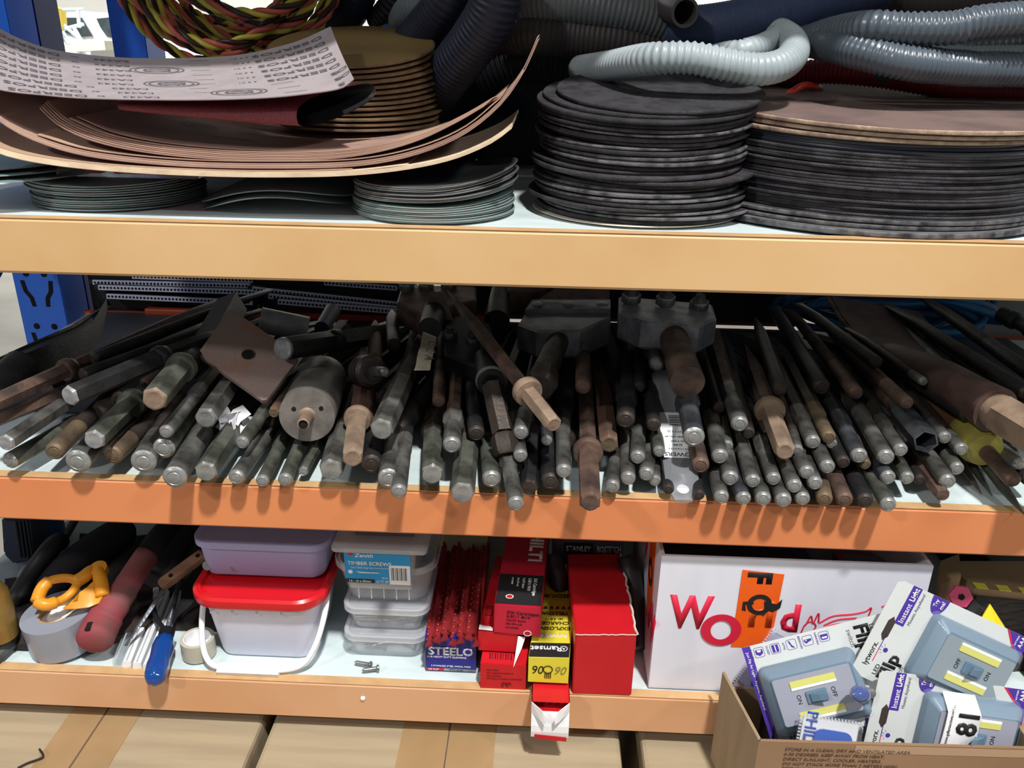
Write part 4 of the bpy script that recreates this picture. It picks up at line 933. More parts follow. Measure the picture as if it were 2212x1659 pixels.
# right spade
t = thing('spade_chisel', c7(1800, 940, .05), 'big brown spade chisel with a wide blade and round collar at the right', 'spade chisel')
P_ = lambda x, y, Y: c7(x, y, Y)
row0 = [P_(612, 145, .42), P_(690, 280, .37), P_(760, 370, .33), P_(850, 450, .29), P_(960, 545, .25), P_(1080, 590, .22), P_(1185, 605, .20)]
row1 = [P_(900, 200, .42), P_(960, 290, .38), P_(1010, 360, .34), P_(1070, 430, .30), P_(1120, 500, .26), P_(1170, 550, .23), P_(1215, 590, .20)]
row2 = [P_(1222, 252, .42), P_(1290, 330, .38), P_(1370, 410, .34), P_(1450, 490, .30), P_(1520, 560, .26), P_(1500, 610, .23), P_(1400, 630, .205)]
b = B(); b.sheet([row2, row1, row0], .005); b.done('blade', met('brown_spade_steel', (90, 70, 64), (66, 52, 50), .6, .2), t, 'auto')
b = B(); b.tube(row0[:], .0035, 8); b.done('worn_edge', MC['t'], t, 'auto')
e = P_(1800, 940, .05); g = P_(1190, 570, .205); M = axisM(e, g-e); L_ = (g-e).length
barmesh(B(), [(.01, .026, 'r'), (.05, .0235, 'r'), (L_*.6, .0225, 'r'), (L_, .021, 'r', .6), (L_+.05, .012, 'r', .4)], M).done('stem', met('pinkish_brown_bar', (98, 74, 68), (74, 58, 54), .6, .2), t, 'auto')
R_ = 128/3.19*pxm(e); B().lathe([(R_*.7, -.012), (R_, -.006), (R_, .008), (R_*.85, .02), (.024, .035)], M, 36).done('collar', MC['t'], t, 'auto')
barmesh(B(), [(-.11, .0225, 'h'), (-.005, .0225, 'h')], M, .5).done('hex_shank', MC['t'], t, 'auto')
# left spade
t = thing('spade_chisel', c4(250, 760, .14), 'black pointed spade chisel at the far left of the pile', 'spade chisel')
q1 = [c4(-150, 760, .16), c4(150, 620, .20), c4(330, 540, .24), c4(495, 470, .30), c4(620, 395, .36), c4(742, 318, .42)]; q2 = [c4(-60, 900, .13), c4(230, 800, .17), c4(400, 740, .21), c4(560, 690, .26), c4(690, 560, .32), c4(745, 325, .418)]
q3 = [a.lerp(c_, .5) + Vector((0, .0, .012)) for a, c_ in zip(q1, q2)]
b = B(); b.sheet([q2, q3, q1], .006); b.done('blade', MC['d'], t, 'auto'); b = B(); b.tube(q1, .003, 8); b.done('worn_edge', MC['x'], t, 'auto')
b = B(); bar3(b, c4(-180, 1000, .05), c4(150, 740, .14), .016, .022); b.done('stem', MC['d'], t, 'auto')
# long black blades behind at the left
for k, (a, c_, lab) in enumerate((((560, 790), (1400, 430), 'long black tapered blade rising to the right behind the silver-ended chisel, upper one'), ((760, 800), (1560, 520), 'long black blade just below the upper tapered one, left of the rusty plate'), ((1000, 1010), (1500, 640), 'black bar under the knobbly collared chisel at the left'))):
    e, g = c4(*a, .16), c4(*c_, .36 if k == 0 else .30); M = axisM(e, g-e); L_ = (g-e).length
    t = thing('spade_chisel', e, lab, 'chisel'); barmesh(B(), [(-.05, .013, 'r'), (L_*.3, .015, 'r'), (L_*.45, .03, 'r', .3), (L_*.85, .035, 'r', .2), (L_, .012, 'r', .1)], M, 1.3).done('blade', MC['d'], t, 'auto')
# square flat bar running to the back beside the plate
e, g = c4(1400, 700, .19), c4(1600, 310, .34)
b = B(); bar3(b, e, g, .022, .019, 24, 'q', .4); o = b.done('square_bar', MC['d'], None, 'auto'); tag(o, 'black square bar rising behind the left edge of the rusty plate', 'bar')
# crumpled tape scraps
for c_, lab in ((c4(1620, 1130, .075), 'crumpled scrap of white tape among the chisels below the rusty plate'), (c4(5, 830, .12), 'scrap of yellowed tape at the far left edge of the chisel shelf')):
    b = B(); rr = random.Random(5)
    for k in range(9):
        o0 = c_ + Vector((rr.uniform(-.016, .016), rr.uniform(-.008, .008), rr.uniform(-.012, .012))); u = Vector((rr.uniform(-1, 1), rr.uniform(-1, 1), rr.uniform(-1, 1))).normalized()*.012; v = u.orthogonal().normalized()*.009
        b.sheet([[o0-u-v, o0-u*.2-v*1.1+v*.4, o0+u-v], [o0-u+v, o0+v*1.3, o0+u+v*.8]], .0005)
    tag(b.done('tape_scrap', M_paper, None), lab, 'scrap')
# plastic tube with label
e0, e1 = c6(1395, 1540, -.012), c6(1260, 690, .19); d = e1-e0; L_ = d.length; M = frame(e0, d.cross(Vector((0, 0, 1))).normalized(), d); 
t = thing('plastic_tube', e0, 'clear plastic drill tube with a white barcode label, hanging over the beam right of centre', 'tube')
if M.col[2].z < 0: M = M @ Matrix.Rotation(pi, 4, 'Y')
Mp = mat('frosted_plastic_tube', (206, 208, 214), .3, trans=.6, ior=1.15, alpha=.62)
w = .036
def sect(s, wx, hz): return [M @ Vector((x*wx/2, s, z*hz/2)) for x, z in ((-1, -.6), (-.6, -1), (.6, -1), (1, -.6), (1, .6), (.6, 1), (-.6, 1), (-1, .6))]
B().rings([sect(0, .018, .004), sect(.010, .026, .006), sect(.020, .034, .012), sect(.028, w, .026), sect(L_*.55, w*.98, .026), sect(L_, w*.9, .024)]).done('tube_body', Mp, t, 'auto')
ML = M @ T(0, 0, .0132)
flat(t, rect(-.0172, .052, .0172, .128), ML, M_paper, 'paper_label')
for i in range(16):
    if i % 3 != 2: pass
bb = B()
for i in range(14): bb.prism(rect(-.006, .104 + i*.0014, .008, .104 + i*.0014 + (.0004, .0009, .0006)[i % 3]), .0002, ML, z0=.0005)
bb.done('barcode', M_ink, t)
for s_, sz, yy in (('POWERS', .0085, .056), ('F A S T E N E R S', .003, .063), ('2144', .005, .070), ('M. 7 MM', .004, .076), ('MASONRY DRILL BIT', .003, .083), ('LOT 7 5 22', .004, .092)):
    text(t, s_, ML, sz, M_ink, 0, yy+.004, rot=pi, lift=.0006)
B().lathe([(.0045, .0), (.0065, .0002), (.0065, .0012), (.0045, .0014)], M @ T(0, .014, .003), 20).done('hang_hole_rim', M_white, t, 'auto')
# bundles at the back
for k, (a, c_, Y) in enumerate((((285, 597), (545, 606), .60), ((200, 610), (540, 618), .59), ((212, 621), (560, 632), .575), ((230, 640), (545, 654), .565), ((545, 625), (858, 658), .575), ((580, 640), (860, 668), .56), ((600, 652), (862, 674), .55), ((700, 611), (858, 623), .60))):
    p, q = atY(*a, Y), atY(*c_, Y); zz = min(p.z, q.z)
    t = thing('abrasive_strip_pack', (p+q)/2 - Vector((0, 0, .006)), ('perforated grey strip', 'perforated grey strip')[0] + ', ' + ORD[k+1] + ' counting from the upper left of the strips at the back', 'metal strip', 'perforated strips at the back of the middle shelf')
    M = frame(p, q-p, None, Vector((0, -1, .1))); Ls = (q-p).length
    B().prism(rect(0, -.0042, Ls, .0042), .004, M, z0=-.004).done('strip_edge', mat('galvanised_strip', (214, 218, 240), .5, .1), t)
    b = B()
    n = int(Ls/.0062)
    for i in range(n): b.prism(circ(.004 + i*.0062, 0, .0021, 8), .0002, M, z0=.0001)
    b.done('perforations', M_void, t); tag(bpy.data.objects[COL.objects[-1].name], kind='stuff')
    B().prism(rect(-.01, -.004, Ls+.005, .0042), .10, M, z0=-.106).done('strip_leg', MC['d'], t)
for (a, c_, Y, lab) in (((205, 632), (560, 640), .62, 'dark flat pack between the perforated strips at the back left'), ((560, 612), (900, 640), .62, 'dark flat pack behind the perforated strips, right one')):
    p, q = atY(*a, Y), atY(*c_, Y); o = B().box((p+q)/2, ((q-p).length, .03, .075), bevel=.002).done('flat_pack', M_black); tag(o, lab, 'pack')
o = B().box((-.38, .585, Z2+.006), (.62, .02, .012), bevel=.003).done('orange_bar', mat('dull_orange_bar', (176, 72, 44), .5)); tag(o, 'long dull orange bar lying along the back edge of the chisel shelf', 'bar')
# dark case added to block the bright background behind the middle of the shelf
o = B().box((.14, .635, Z2+.10), (.62, .06, .20), bevel=.01).done('dark_backing_case', mat('dark_backing_plastic', (30, 32, 38), .5)); tag(o, 'added dark case behind the cast heads, blocking the bright background', 'case')
o = B().box((.72, .66, Z2+.08), (.34, .08, .24), bevel=.01).done('grey_board', mat('grey_panel', (116, 120, 122), .6, col2=(150, 152, 152), ns=4)); tag(o, 'grey panel behind the blue hose coil at the right', 'panel')
# blue hose coil
t = thing('blue_air_hose', c7(1200, 280, .52), 'coil of blue air hose at the back right of the chisel shelf', 'hose')
b = B(); rr = random.Random(2)
for k in range(11):
    cx, cz = c7(1060, 250, .5).x + rr.uniform(-.02, .02), c7(1060, 250, .5).z + rr.uniform(-.006, .012); a_ = .165 + rr.uniform(-.05, .02); b2 = .03 + rr.uniform(-.012, .016)
    b.tube([Vector((cx + a_*cos(2*pi*i/64), .50 + .05*sin(2*pi*i/64+k) + .006*k, cz + b2*sin(2*pi*i/64) + .008*sin(2*pi*i/32+k))) for i in range(65)], .0062, 8)
b.done('hose_coil', mat('bright_blue_hose', (34, 92, 140), .4), t, True)
# black studded bar at the far right
e, g = c7(1790, 250, .38), c7(2100, 400, .30)
t = thing('threaded_bar', e, 'black knobbly bar end at the far right edge under the top beam', 'bar'); M = axisM(e, g-e)
B().lathe([(.006, 0), (.011, .002), (.011, .01), (.008, .014), (.0125, .02), (.0125, .028), (.009, .032), (.010, .05), (.013, .056), (.013, .16)], M, 18).done('bar_body', M_black, t, 'auto')
# pointed chisel tips facing out at the lower right
for (x0, y0, x1, y1, wd, lab) in ((1650, 1478, 1500, 1260, 52, 'brown pointed chisel tip facing out at the lower right, left one'), (1722, 1490, 1600, 1300, 44, 'grey pointed chisel tip facing out at the lower right, right one'), (1953, 1630, 1790, 1420, 60, 'dark flat bar crossing the beam at the lower right corner')):
    e = atZ(*cpx(7, x0, y0), Z2+.004); g = atZ(*cpx(7, x1, y1), Z2+.012); M = axisM(e, g-e); L_ = (g-e).length; r = wd/3.19*pxm(e)/2*1.2
    t = thing('chisel_tip', e, lab, 'chisel'); barmesh(B(), [(0, r*.1, 'h'), (L_*.5, r*.7, 'h'), (L_, r, 'h'), (L_+.2, r, 'h')], M, .3, 24).done('pointed_body', MC['b'] if wd == 52 else MC['g'], t, 'auto')
# yellow strip between bars
o = B().tube([c7(1240, 620, .25), c7(1590, 890, .13), c7(1700, 1010, .10)], .006, 4).done('yellow_strip', mat('yellow_strip', (196, 184, 70), .5)); tag(o, 'narrow yellow strip seen between the black bars beside the spade stem', 'strip')
# ================================================================== LOWEST SHELF
def qbox(name, TL, TR, BR, BL, Y, dvec, m, parent=None, label=None, ev=0):
    """box from its front face (pixel corners on plane Y) pushed back by dvec"""
    f = [atY(*p, Y) if len(p) == 2 else atY(*p) for p in (TL, TR, BR, BL)]
    f[3].x = (f[3].x+f[0].x)/2; f[2].x = (f[2].x+f[1].x)/2; f[0].x, f[1].x = f[3].x, f[2].x
    b = B(); b.rings([f, [p + Vector(dvec) for p in f]]); 
    if ev: bmesh.ops.bevel(b.bm, geom=b.bm.edges[:], offset=ev, segments=2, affect='EDGES')
    return b.done(name, m, parent, label=label), f
# ---- duct tape roll
c = Vector((-.594, .054, Z3+.0008)); R_, h_ = .0425, .046
t = thing('duct_tape_roll', c, 'silver grey roll of duct tape at the left end of the lowest shelf', 'tape roll')
M = Matrix.Translation(c + Vector((0, 0, .003))) @ Matrix.Rotation(radians(3), 4, 'X') @ Matrix.Rotation(radians(-4), 4, 'Y')
B().lathe([(.0225, 0), (R_, 0), (R_, h_), (.0225, h_), (.0225, 0)], M, 64, (False, False)).done('tape_winding', mat('silver_duct_tape', (158, 164, 178), .32, .25, col2=(150, 156, 168), ns=8), t, 'auto')
B().lathe([(.0205, 0), (.0225, 0), (.0225, h_+.0004), (.0205, h_+.0004), (.0205, 0)], M, 48, (False, False)).done('cardboard_core', M_cardd, t, 'auto')
B().lathe([(.0204, h_*.82), (.0204, h_*.82+.001)], M, 40).done('paper_liner', M_paper, t)
B().sheet([[M @ Vector((R_+.0005, -.01, z)), M @ Vector((R_+.010, 0, z+.002)), M @ Vector((R_+.012, .012, z))] for z in (.002, .02, .042)], .0006).done('loose_end', MATS['silver_duct_tape'], t, 'auto')
# ---- clear tape roll
c = Vector((-.4185, .044, Z3+.0005)); t = thing('clear_tape_roll', c, 'small roll of clear packing tape standing left of the red-lidded bucket', 'tape roll')
M = Matrix.Translation(c)
B().lathe([(.0165, 0), (.0208, 0), (.0208, .024), (.0165, .024), (.0165, 0)], M, 48, (False, False)).done('tape_winding', mat('clear_tape_winding', (188, 184, 168), .3, col2=(176, 172, 156), ns=20), t, 'auto')
B().lathe([(.0155, 0), (.0165, 0), (.0165, .0243), (.0155, .0243), (.0155, 0)], M, 40, (False, False)).done('core', M_paper, t, 'auto'); B().lathe([(.0154, .010), (.0154, .011)], M, 32).done('core_inside', M_paper, t)
# ---- screwdriver
e, g = atY(333, 1470, -.022), atY(358, 1375, .042); d = (g-e).normalized(); M = axisM(e, d); L_ = (g-e).length
t = thing('screwdriver', e, 'screwdriver with a blue handle sticking out over the beam left of the bucket', 'screwdriver')
Mb_ = mat('blue_clear_handle', (18, 66, 138), .12, coat=.6); n = 36; R_ = []
for s, r in ((-.004, .004), (-.002, .0085), (.002, .0115), (.008, .0132), (.02, .0138), (L_*.45, .0125), (L_*.75, .0135), (L_*.92, .0115), (L_, .0085)):
    R_.append([M @ Vector((r*(1-.07*(.5+.5*cos(6*a)))*cos(a), r*(1-.07*(.5+.5*cos(6*a)))*sin(a), s)) for a in [2*pi*i/n for i in range(n)]])
b = B(); b.rings(R_); b.done('handle', Mb_, t, True)
b = B(); 
for k in range(5): b.lathe([(.0078, L_+.002*k), (.0095, L_+.0005+.002*k), (.0095, L_+.0014+.002*k), (.0078, L_+.002+.002*k)], M, 24)
b.done('ferrule', M_black, t, 'auto')
b = B(); gg = atY(398, 1215, .16); gg.z = max(gg.z, Z3+.02); b.tube([g + d*.008, gg], .0035, 10); b.done('shaft', MC['n'], t, True)
b = B(); b.tube(spline([atY(357, 1362, .05), atY(338, 1335, .075), atY(332, 1305, .10), atY(350, 1282, .13)], 8), .0032, 8); o = b.done('bent_hook', M_black, None, True); tag(o, 'bent black hook crossing behind the blue screwdriver', 'hook')
# ---- white trunking pieces
for k in range(4):
    p0, p1 = atZ(252 + 22*k, 1432 + 3*k, Z3+.005), atZ(318 + 24*k, 1262 + 2*k, Z3+.005)
    d = p1-p0; p1 = p0 + d.normalized()*.20; M = frame(p0, d, None, Vector((0, 0, 1)))
    t = thing('plastic_trunking', p0 - Vector((0, 0, .005)), ORD[k+1] + ' white plastic trunking strip from the left, between the red handle and the screwdriver', 'trunking', 'white trunking strips')
    b = B(); w = .0098; b.rings([[M @ Vector((s, y, z)) for y, z in ((-w/2, -.0045), (w/2, -.0045), (w/2, .003), (w/2-.002, .0045), (-w/2+.002, .0045), (-w/2, .003))] for s in (0, .2)]); b.done('channel', M_white if k else M_clear, t)
    b = B(); b.rings([[M @ Vector((s, y, z)) for y, z in ((-.0008, .0046), (.0008, .0046), (.0008, .0050), (-.0008, .0050))] for s in (.001, .199)]); b.done('groove', mat('pale_grey_line', (170, 176, 178), .5), t)
# ---- red handled tool
t = thing('long_handled_tool', atZ(205, 1420, Z3), 'long tool with a dusty red rubber grip, right of the duct tape', 'hand tool')
P3 = spline([atY(200, 1392, .012), atY(222, 1345, .045), atY(258, 1290, .075), atY(290, 1240, .105), atY(318, 1198, .135)], 8); nP = len(P3)
b = B(); b.tube(P3, .02, 24, lambda i: (.0225, .0222, .0215, .019, .0175, .0165, .016, .0158, .0158)[min(8, int(i/nP*9))]*(.62 if i == 0 else .9 if i == 1 else 1)); b.done('red_grip', mat('dusty_red_rubber', (142, 62, 68), .75, col2=(112, 78, 74), ns=26, bump=.3, bs=60), t, True)
b = B(); b.tube([P3[-1], atY(345, 1160, .17), atY(380, 1120, .22)], .0155, 20); b.done('black_shaft', M_blackr, t, True)
M = frame(atY(196, 1377, .013) , (P3[3]-P3[0]), None, Vector((0, -.7, .7))); B().prism(rect(0, -.003, .012, .003), .002, M, z0=.012).done('hang_slot', M_void, t)
# ---- black handled tools behind
for pts, r, m, lab, nm in (([(28, 1308, .10), (70, 1240, .14), (110, 1185, .17), (135, 1165, .20)], .0135, M_black, 'black grip of a long tool leaning behind the duct tape, left one', 'black_handled_tool'),
                           ([(96, 1290, .13), (150, 1230, .16), (215, 1180, .20), (280, 1140, .25)], .024, mat('black_cloth_sleeve', (30, 29, 36), .85), 'thick black cloth sleeve lying behind the orange scissors', 'black_sleeve'),
                           ([(215, 1290, .16), (260, 1235, .19), (310, 1190, .23)], .020, M_blackr, 'black rubber sleeve between the scissors and the red grip', 'black_sleeve'),
                           ([(330, 1260, .20), (370, 1200, .24), (420, 1140, .30)], .034, mat('dull_black_bag', (34, 33, 34), .6, bump=.6, bs=40), 'crumpled black plastic bag behind the wooden-handled knife', 'black_bag'),
                           ([(60, 1370, .12), (150, 1330, .16), (260, 1320, .17), (330, 1310, .17)], .03, mat('dark_brown_clutter', (46, 36, 32), .8, bump=.5, bs=60), 'dark dusty leather pouch lying under the scissors', 'leather_pouch')):
    if nm == 'leather_pouch':
        A = [atZ(x, y, Z3+.010) for x, y in ((20, 1390), (190, 1400), (330, 1345), (330, 1260), (160, 1230), (10, 1250))]
        b = B(); b.rings([[p - Vector((0, 0, .009)) for p in A], A, [p.lerp(sum(A, Vector())/6, .2) + Vector((0, 0, .006)) for p in A]]); o = b.done(nm, m)
    else: b = B(); P3 = spline([atY(*p) for p in pts], 8); b.tube(P3, r, 18, lambda i, n_=len(P3): r*(.55 if i in (0, n_-1) else .85 if i in (1, n_-2) else 1)); o = b.done(nm, m, None, True)
    tag(o, lab, 'pouch' if 'pouch' in nm else 'bag' if 'bag' in nm else 'hand tool')
o = B().tube([atY(118, 1196, .19), atY(152, 1142, .25), atY(170, 1110, .28)], .0055, 10).done('steel_rod', MC['n']); tag(o, 'dull steel rod leading back from the left black grip', 'rod')
# flask and tub at the left back
t = thing('grey_power_tool', (-.74, .28, Z3), 'grey moulded tool body with ribbed side at the far left back of the lowest shelf', 'power tool')
q = [atY(0, 1120, .21), atY(62, 1120, .21), atY(70, 1212, .20), atY(28, 1222, .20), atY(5, 1200, .20)]
b = B(); b.rings([q, [p + Vector((0, .09, 0)) for p in q]]); bmesh.ops.bevel(b.bm, geom=b.bm.edges[:], offset=.004, segments=2, affect='EDGES'); b.done('body', mat('slate_tool_plastic', (70, 76, 88), .45), t)
for k in range(4):
    p, q = atY(34 + 8*k, 1125, .208), atY(46 + 8*k, 1205, .198); B().tube([p, q], .0018, 6).done('rib', M_black, t)
B().lathe([(.003, 0), (.0095, 0), (.0095, .002)], axisM(atY(24, 1168, .209), Vector((0, -1, .1))), 20).done('white_button', mat('grey_white_button', (176, 180, 190), .4), t, 'auto')
o = B().lathe([(.028, 0), (.036, .01), (.038, .07), (.030, .09)], Matrix.Translation(atY(92, 1190, .27)), 32).done('blue_tub', mat('blue_tub_plastic', (20, 84, 134), .25), None, 'auto'); tag(o, 'glossy blue tub behind the grey tool body at the far left', 'tub')
q = [atZ(x, y, Z3+.012) for x, y in ((15, 1300), (50, 1215), (120, 1230), (60, 1300))]
b = B(); b.sheet([[q[0], q[0].lerp(q[3], .5) + Vector((0, 0, .006)), q[3]], [q[1], q[1].lerp(q[2], .5) + Vector((0, 0, .006)), q[2]]], .001); o = b.done('white_rag', M_paper, None, True); tag(o, 'crumpled white plastic bag under the left black grip', 'bag')
c = atY(-6, 1345, .03); o = B().lathe([(.020, -.02), (.022, .02), (.020, .045), (.012, .06), (.004, .08)], Matrix.Translation(c), 28).done('gold_foil_tube', mat('gold_foil', (160, 134, 66), .35, .5, col2=(150, 116, 66), ns=30), None, 'auto'); tag(o, 'gold foil tube cut off by the left edge above the duct tape', 'tube')
c = atY(-10, 1415, -.0); o = B().tube([atY(-30, 1440, .0), atY(10, 1395, .03), atY(40, 1370, .06)], .011, 12).done('stone_piece', mat('grey_marbled_stick', (92, 98, 96), .6, col2=(60, 64, 64), ns=30)); o.name = 'marbled_stick'; tag(o, 'dark marbled stick at the left edge beside the duct tape', 'stick')
for k, (x, y, w, d, h, a, lab) in enumerate(((-.62, .22, .16, .16, .022, .3, 'dark dusty cloth bundle behind the duct tape roll'), (-.50, .24, .14, .18, .030, -.4, 'dark dusty cloth bundle between the red grip and the lavender tub'), (-.425, .17, .09, .17, .014, .2, 'small dark oily rag under the knife handle'))):  # dark cloths added to darken the bright board at the back left
    b = B(); rr = random.Random(k); N = 14
    rows = [[Vector((x + w*(i/N-.5)*(1+.1*sin(j)), y + d*(j/N-.5), Z3 + .002 + h*max(0, sin(pi*i/N)*sin(pi*j/N))**.5*(.75 + .25*sin(i*1.7+j*.9+k)))) for i in range(N+1)] for j in range(N+1)]
    b.sheet(rows, .001); tag(b.done('board_darkening_cloth', mat('dark_filler_cloth', (50, 44, 42), .9, col2=(34, 32, 34), ns=30), None, True), lab, 'cloth')
# ---- scissors
t = thing('scissors', atY(150, 1290, .06), 'orange-handled scissors lying above the duct tape roll', 'scissors')
Mo = mat('orange_scissor_plastic', (222, 148, 38), .35)
def s5(x, y, Y): return atY(x/5.53, 1120 + y/5.53, Y)
ring = [s5(*p) for p in ((440, 990, .035), (500, 840, .05), (600, 745, .06), (760, 712, .068), (880, 730, .072), (915, 790, .07), (860, 880, .06), (760, 960, .05), (640, 1010, .04), (540, 1030, .034))]
cl = spline(ring + [ring[0]], 6); b = B(); b.tube(cl[:-1] + [cl[-1]], .0072, 12, lambda i: .0055 + .0022*(i < 12 or i > 46)); b.done('finger_loop', Mo, t, True)
b = B(); b.tube(spline([s5(900, 760, .07), s5(1000, 700, .08), s5(1080, 640, .09), s5(1190, 600, .10)], 6), .0085, 12); b.done('loop_arm', Mo, t, True)
r0 = [s5(760, 1080, .03), s5(900, 1080, .038), s5(1060, 1060, .045), s5(1180, 1010, .052), s5(1225, 920, .06)]; r1 = [s5(800, 1040, .034), s5(920, 985, .045), s5(1060, 990, .05), s5(1180, 950, .058), s5(1215, 860, .066)]
r2 = [s5(880, 960, .045), s5(950, 880, .055), s5(1040, 820, .065), s5(1120, 740, .075), s5(1200, 660, .085)]
b = B(); b.sheet([resample(spline(r, 6), .002)[:30] for r in (r0, r1, r2)] if False else [r0, r1, r2], .005); b.done('thumb_loop', Mo, t, 'auto')
b = B(); b.tube(spline([s5(1225, 930, .06), s5(1215, 820, .07), s5(1195, 720, .08), s5(1190, 640, .09), s5(1200, 600, .10)], 6), .0085, 12); b.done('thumb_arm', Mo, t, True)
B().lathe([(.004, -.002), (.011, 0), (.011, .010), (.004, .012)], axisM(s5(1200, 640, .095), Vector((0, -.4, 1))), 20).done('pivot', Mo, t, 'auto')
b = B(); b.sheet([[s5(1180, 590, .10), s5(1280, 480, .16)], [s5(1240, 620, .10), s5(1300, 500, .16)]], .002); b.done('blade', MC['n'], t)
# ---- wooden handled knife
t = thing('putty_knife', atY(345, 1262, .10), 'old knife with a wooden riveted handle leaning on the red-lidded bucket', 'knife')
e, g = atY(345, 1266, .095), atY(440, 1196, .135); M = frame(e, g-e, None, Vector((0, -.5, .8))); Ls = (g-e).length
b = B(); b.prism([(0, -.006), (.006, -.009), (Ls, -.0085), (Ls, .0075), (.004, .0075), (0, .004)], .010, M, z0=-.005); bmesh.ops.bevel(b.bm, geom=b.bm.edges[:], offset=.0015, segments=2, affect='EDGES'); b.done('wooden_handle', mat('worn_wood', (150, 112, 84), .65, col2=(122, 86, 64), ns=12, stretch=(1, 6, 1)), t)
for x in (.018, .058): B().lathe([(.0028, .0048), (.0028, .0054)], M @ T(x, 0, 0), 14).done('rivet', M_void, t)
b = B(); p0, p1 = atY(348, 1272, .095), atY(268, 1395, .035); b.sheet([[p0, p1], [p0 + Vector((.006, 0, -.002)), p1 + Vector((.004, 0, 0))]], .0008); b.done('thin_blade', MC['n'], t)
# ---- bucket with red lid
def ring_rr(cx, cy, w, d, r, z, n=8): return [Vector((x, y, z)) for x, y in rrect(w, d, r, n, cx, cy)]
bx, by = -.3335, .098
t = thing('red_lid_bucket', (bx, by, Z3), 'white rectangular plastic bucket with a bright red lid and white wire handle', 'bucket')
Mw = mat('milky_plastic', (222, 220, 234), .4, col2=(214, 212, 228), ns=6)
zb = Z3+.0006
b = B(); b.rings([ring_rr(bx, by, w, d_, r, zb+z) for w, d_, r, z in ((.118, .108, .018, 0), (.122, .112, .022, .004), (.143, .132, .030, .076), (.148, .137, .032, .076), (.150, .139, .032, .090))]); b.done('bucket_body', Mw, t, 'auto')
for x in (-.055, -.03, .0, .03): B().box((bx+x, by-.0695, zb+.082), (.0012, .004, .012)).done('rim_rib', Mw, t)
b = B(); b.rings([ring_rr(bx, by, w, d_, r, zb+z) for w, d_, r, z in ((.150, .139, .032, .086), (.165, .153, .036, .087), (.168, .156, .038, .091), (.167, .155, .037, .098), (.160, .148, .034, .1008), (.150, .138, .030, .100), (.147, .135, .028, .0965))]); b.done('red_lid', mat('bright_red_plastic', (206, 20, 30), .3, coat=.2), t, 'auto', 'bright red snap-on lid with a raised rim')
hp = [(bx-.0745, by-.01, zb+.083), (bx-.077, by-.04, zb+.066), (bx-.073, by-.066, zb+.030), (bx-.060, by-.082, zb+.010), (bx-.035, by-.0865, zb+.0065), (bx+.015, by-.0865, zb+.0055), (bx+.052, by-.081, zb+.010), (bx+.070, by-.070, zb+.034), (bx+.078, by-.045, zb+.066), (bx+.0745, by-.01, zb+.083)]
b = B(); b.tube(spline(hp, 10), .0036, 10); hd = b.done('wire_handle', M_white, t, True)
b = B(); xs = [i/40 for i in range(41)]; M = frame((bx-.048, by-.0865, zb+.0035), (1, 0, 0), None, (0, -.45, 1))
pl = [(u*.076, -.006) for u in xs] + [(u*.076, .0058 + .0018*abs(sin(u*pi*4))) for u in reversed(xs)]
b.prism(pl, .008, M, z0=-.002); b.done('finger_grip', M_white, t)
# ---- lavender tub on the lid
def tub(name, label, cx, cy, z, w, d, h, r, m, lid=True, lipw=.008, cat='container', lidm=None, taper=.82):
    t = thing(name, (cx, cy, z), label, cat)
    b = B(); wl = lipw; th = .0012
    rr_ = [(w*taper, d*taper, r*.8, 0), (w*taper+.004, d*taper+.004, r*.9, .003), (w, d, r, h-.008), (w, d, r, h)]
    b.rings([ring_rr(cx, cy, a, c_, q, z+zz) for a, c_, q, zz in rr_] + [ring_rr(cx, cy, a-2*th, c_-2*th, q, z+max(zz, .0015)) for a, c_, q, zz in reversed(rr_)], (True, True)); b.done('tub_body', m, t, 'auto')
    b = B(); b.rings([ring_rr(cx, cy, a, c_, q, z+zz) for a, c_, q, zz in ((w+.0002, d+.0002, r, h-.007), (w+wl, d+wl, r+wl/2, h-.0065), (w+wl, d+wl, r+wl/2, h+.001), (w+wl-.002, d+wl-.002, r+wl/2-.001, h+.002)) ] + ([ring_rr(cx, cy, w-.004, d-.004, r-.002, z+h+.002), ring_rr(cx, cy, w-.006, d-.006, r-.003, z+h+.0005)] if lid else []), (False, bool(lid))); b.done('lid' if lid else 'rim', lidm or m, t, 'auto')
    return t
Mlav = mat('lavender_translucent', (184, 188, 230), .3, trans=.1, ior=1.1, alpha=.86)
Mcl = mat('clear_tub_plastic', (226, 230, 236), .18, trans=.0, alpha=.26, coat=.3)
Mcl2 = mat('clear_lid_plastic', (220, 224, 230), .2, trans=.0, alpha=.42, coat=.3)
tl = tub('plastic_container', 'translucent lavender container sitting on the red bucket lid', -.335, .13, Z3+.1025, .160, .13, .050, .020, Mlav, lipw=.010, taper=.92)
for k, (x, y) in enumerate(((-.07, .0), (-.05, .004), (-.035, -.002), (-.022, .002), (.01, 0), (.03, .003))):
    B().lathe([(.0022, 0), (.006, 0), (.006, .006), (.0022, .006)], axisM(Vector((-.335+x, .076+y, Z3+.1125)), Vector((.2*k, -1, .3))), 14).done('washer', M_steel, tl, 'auto')
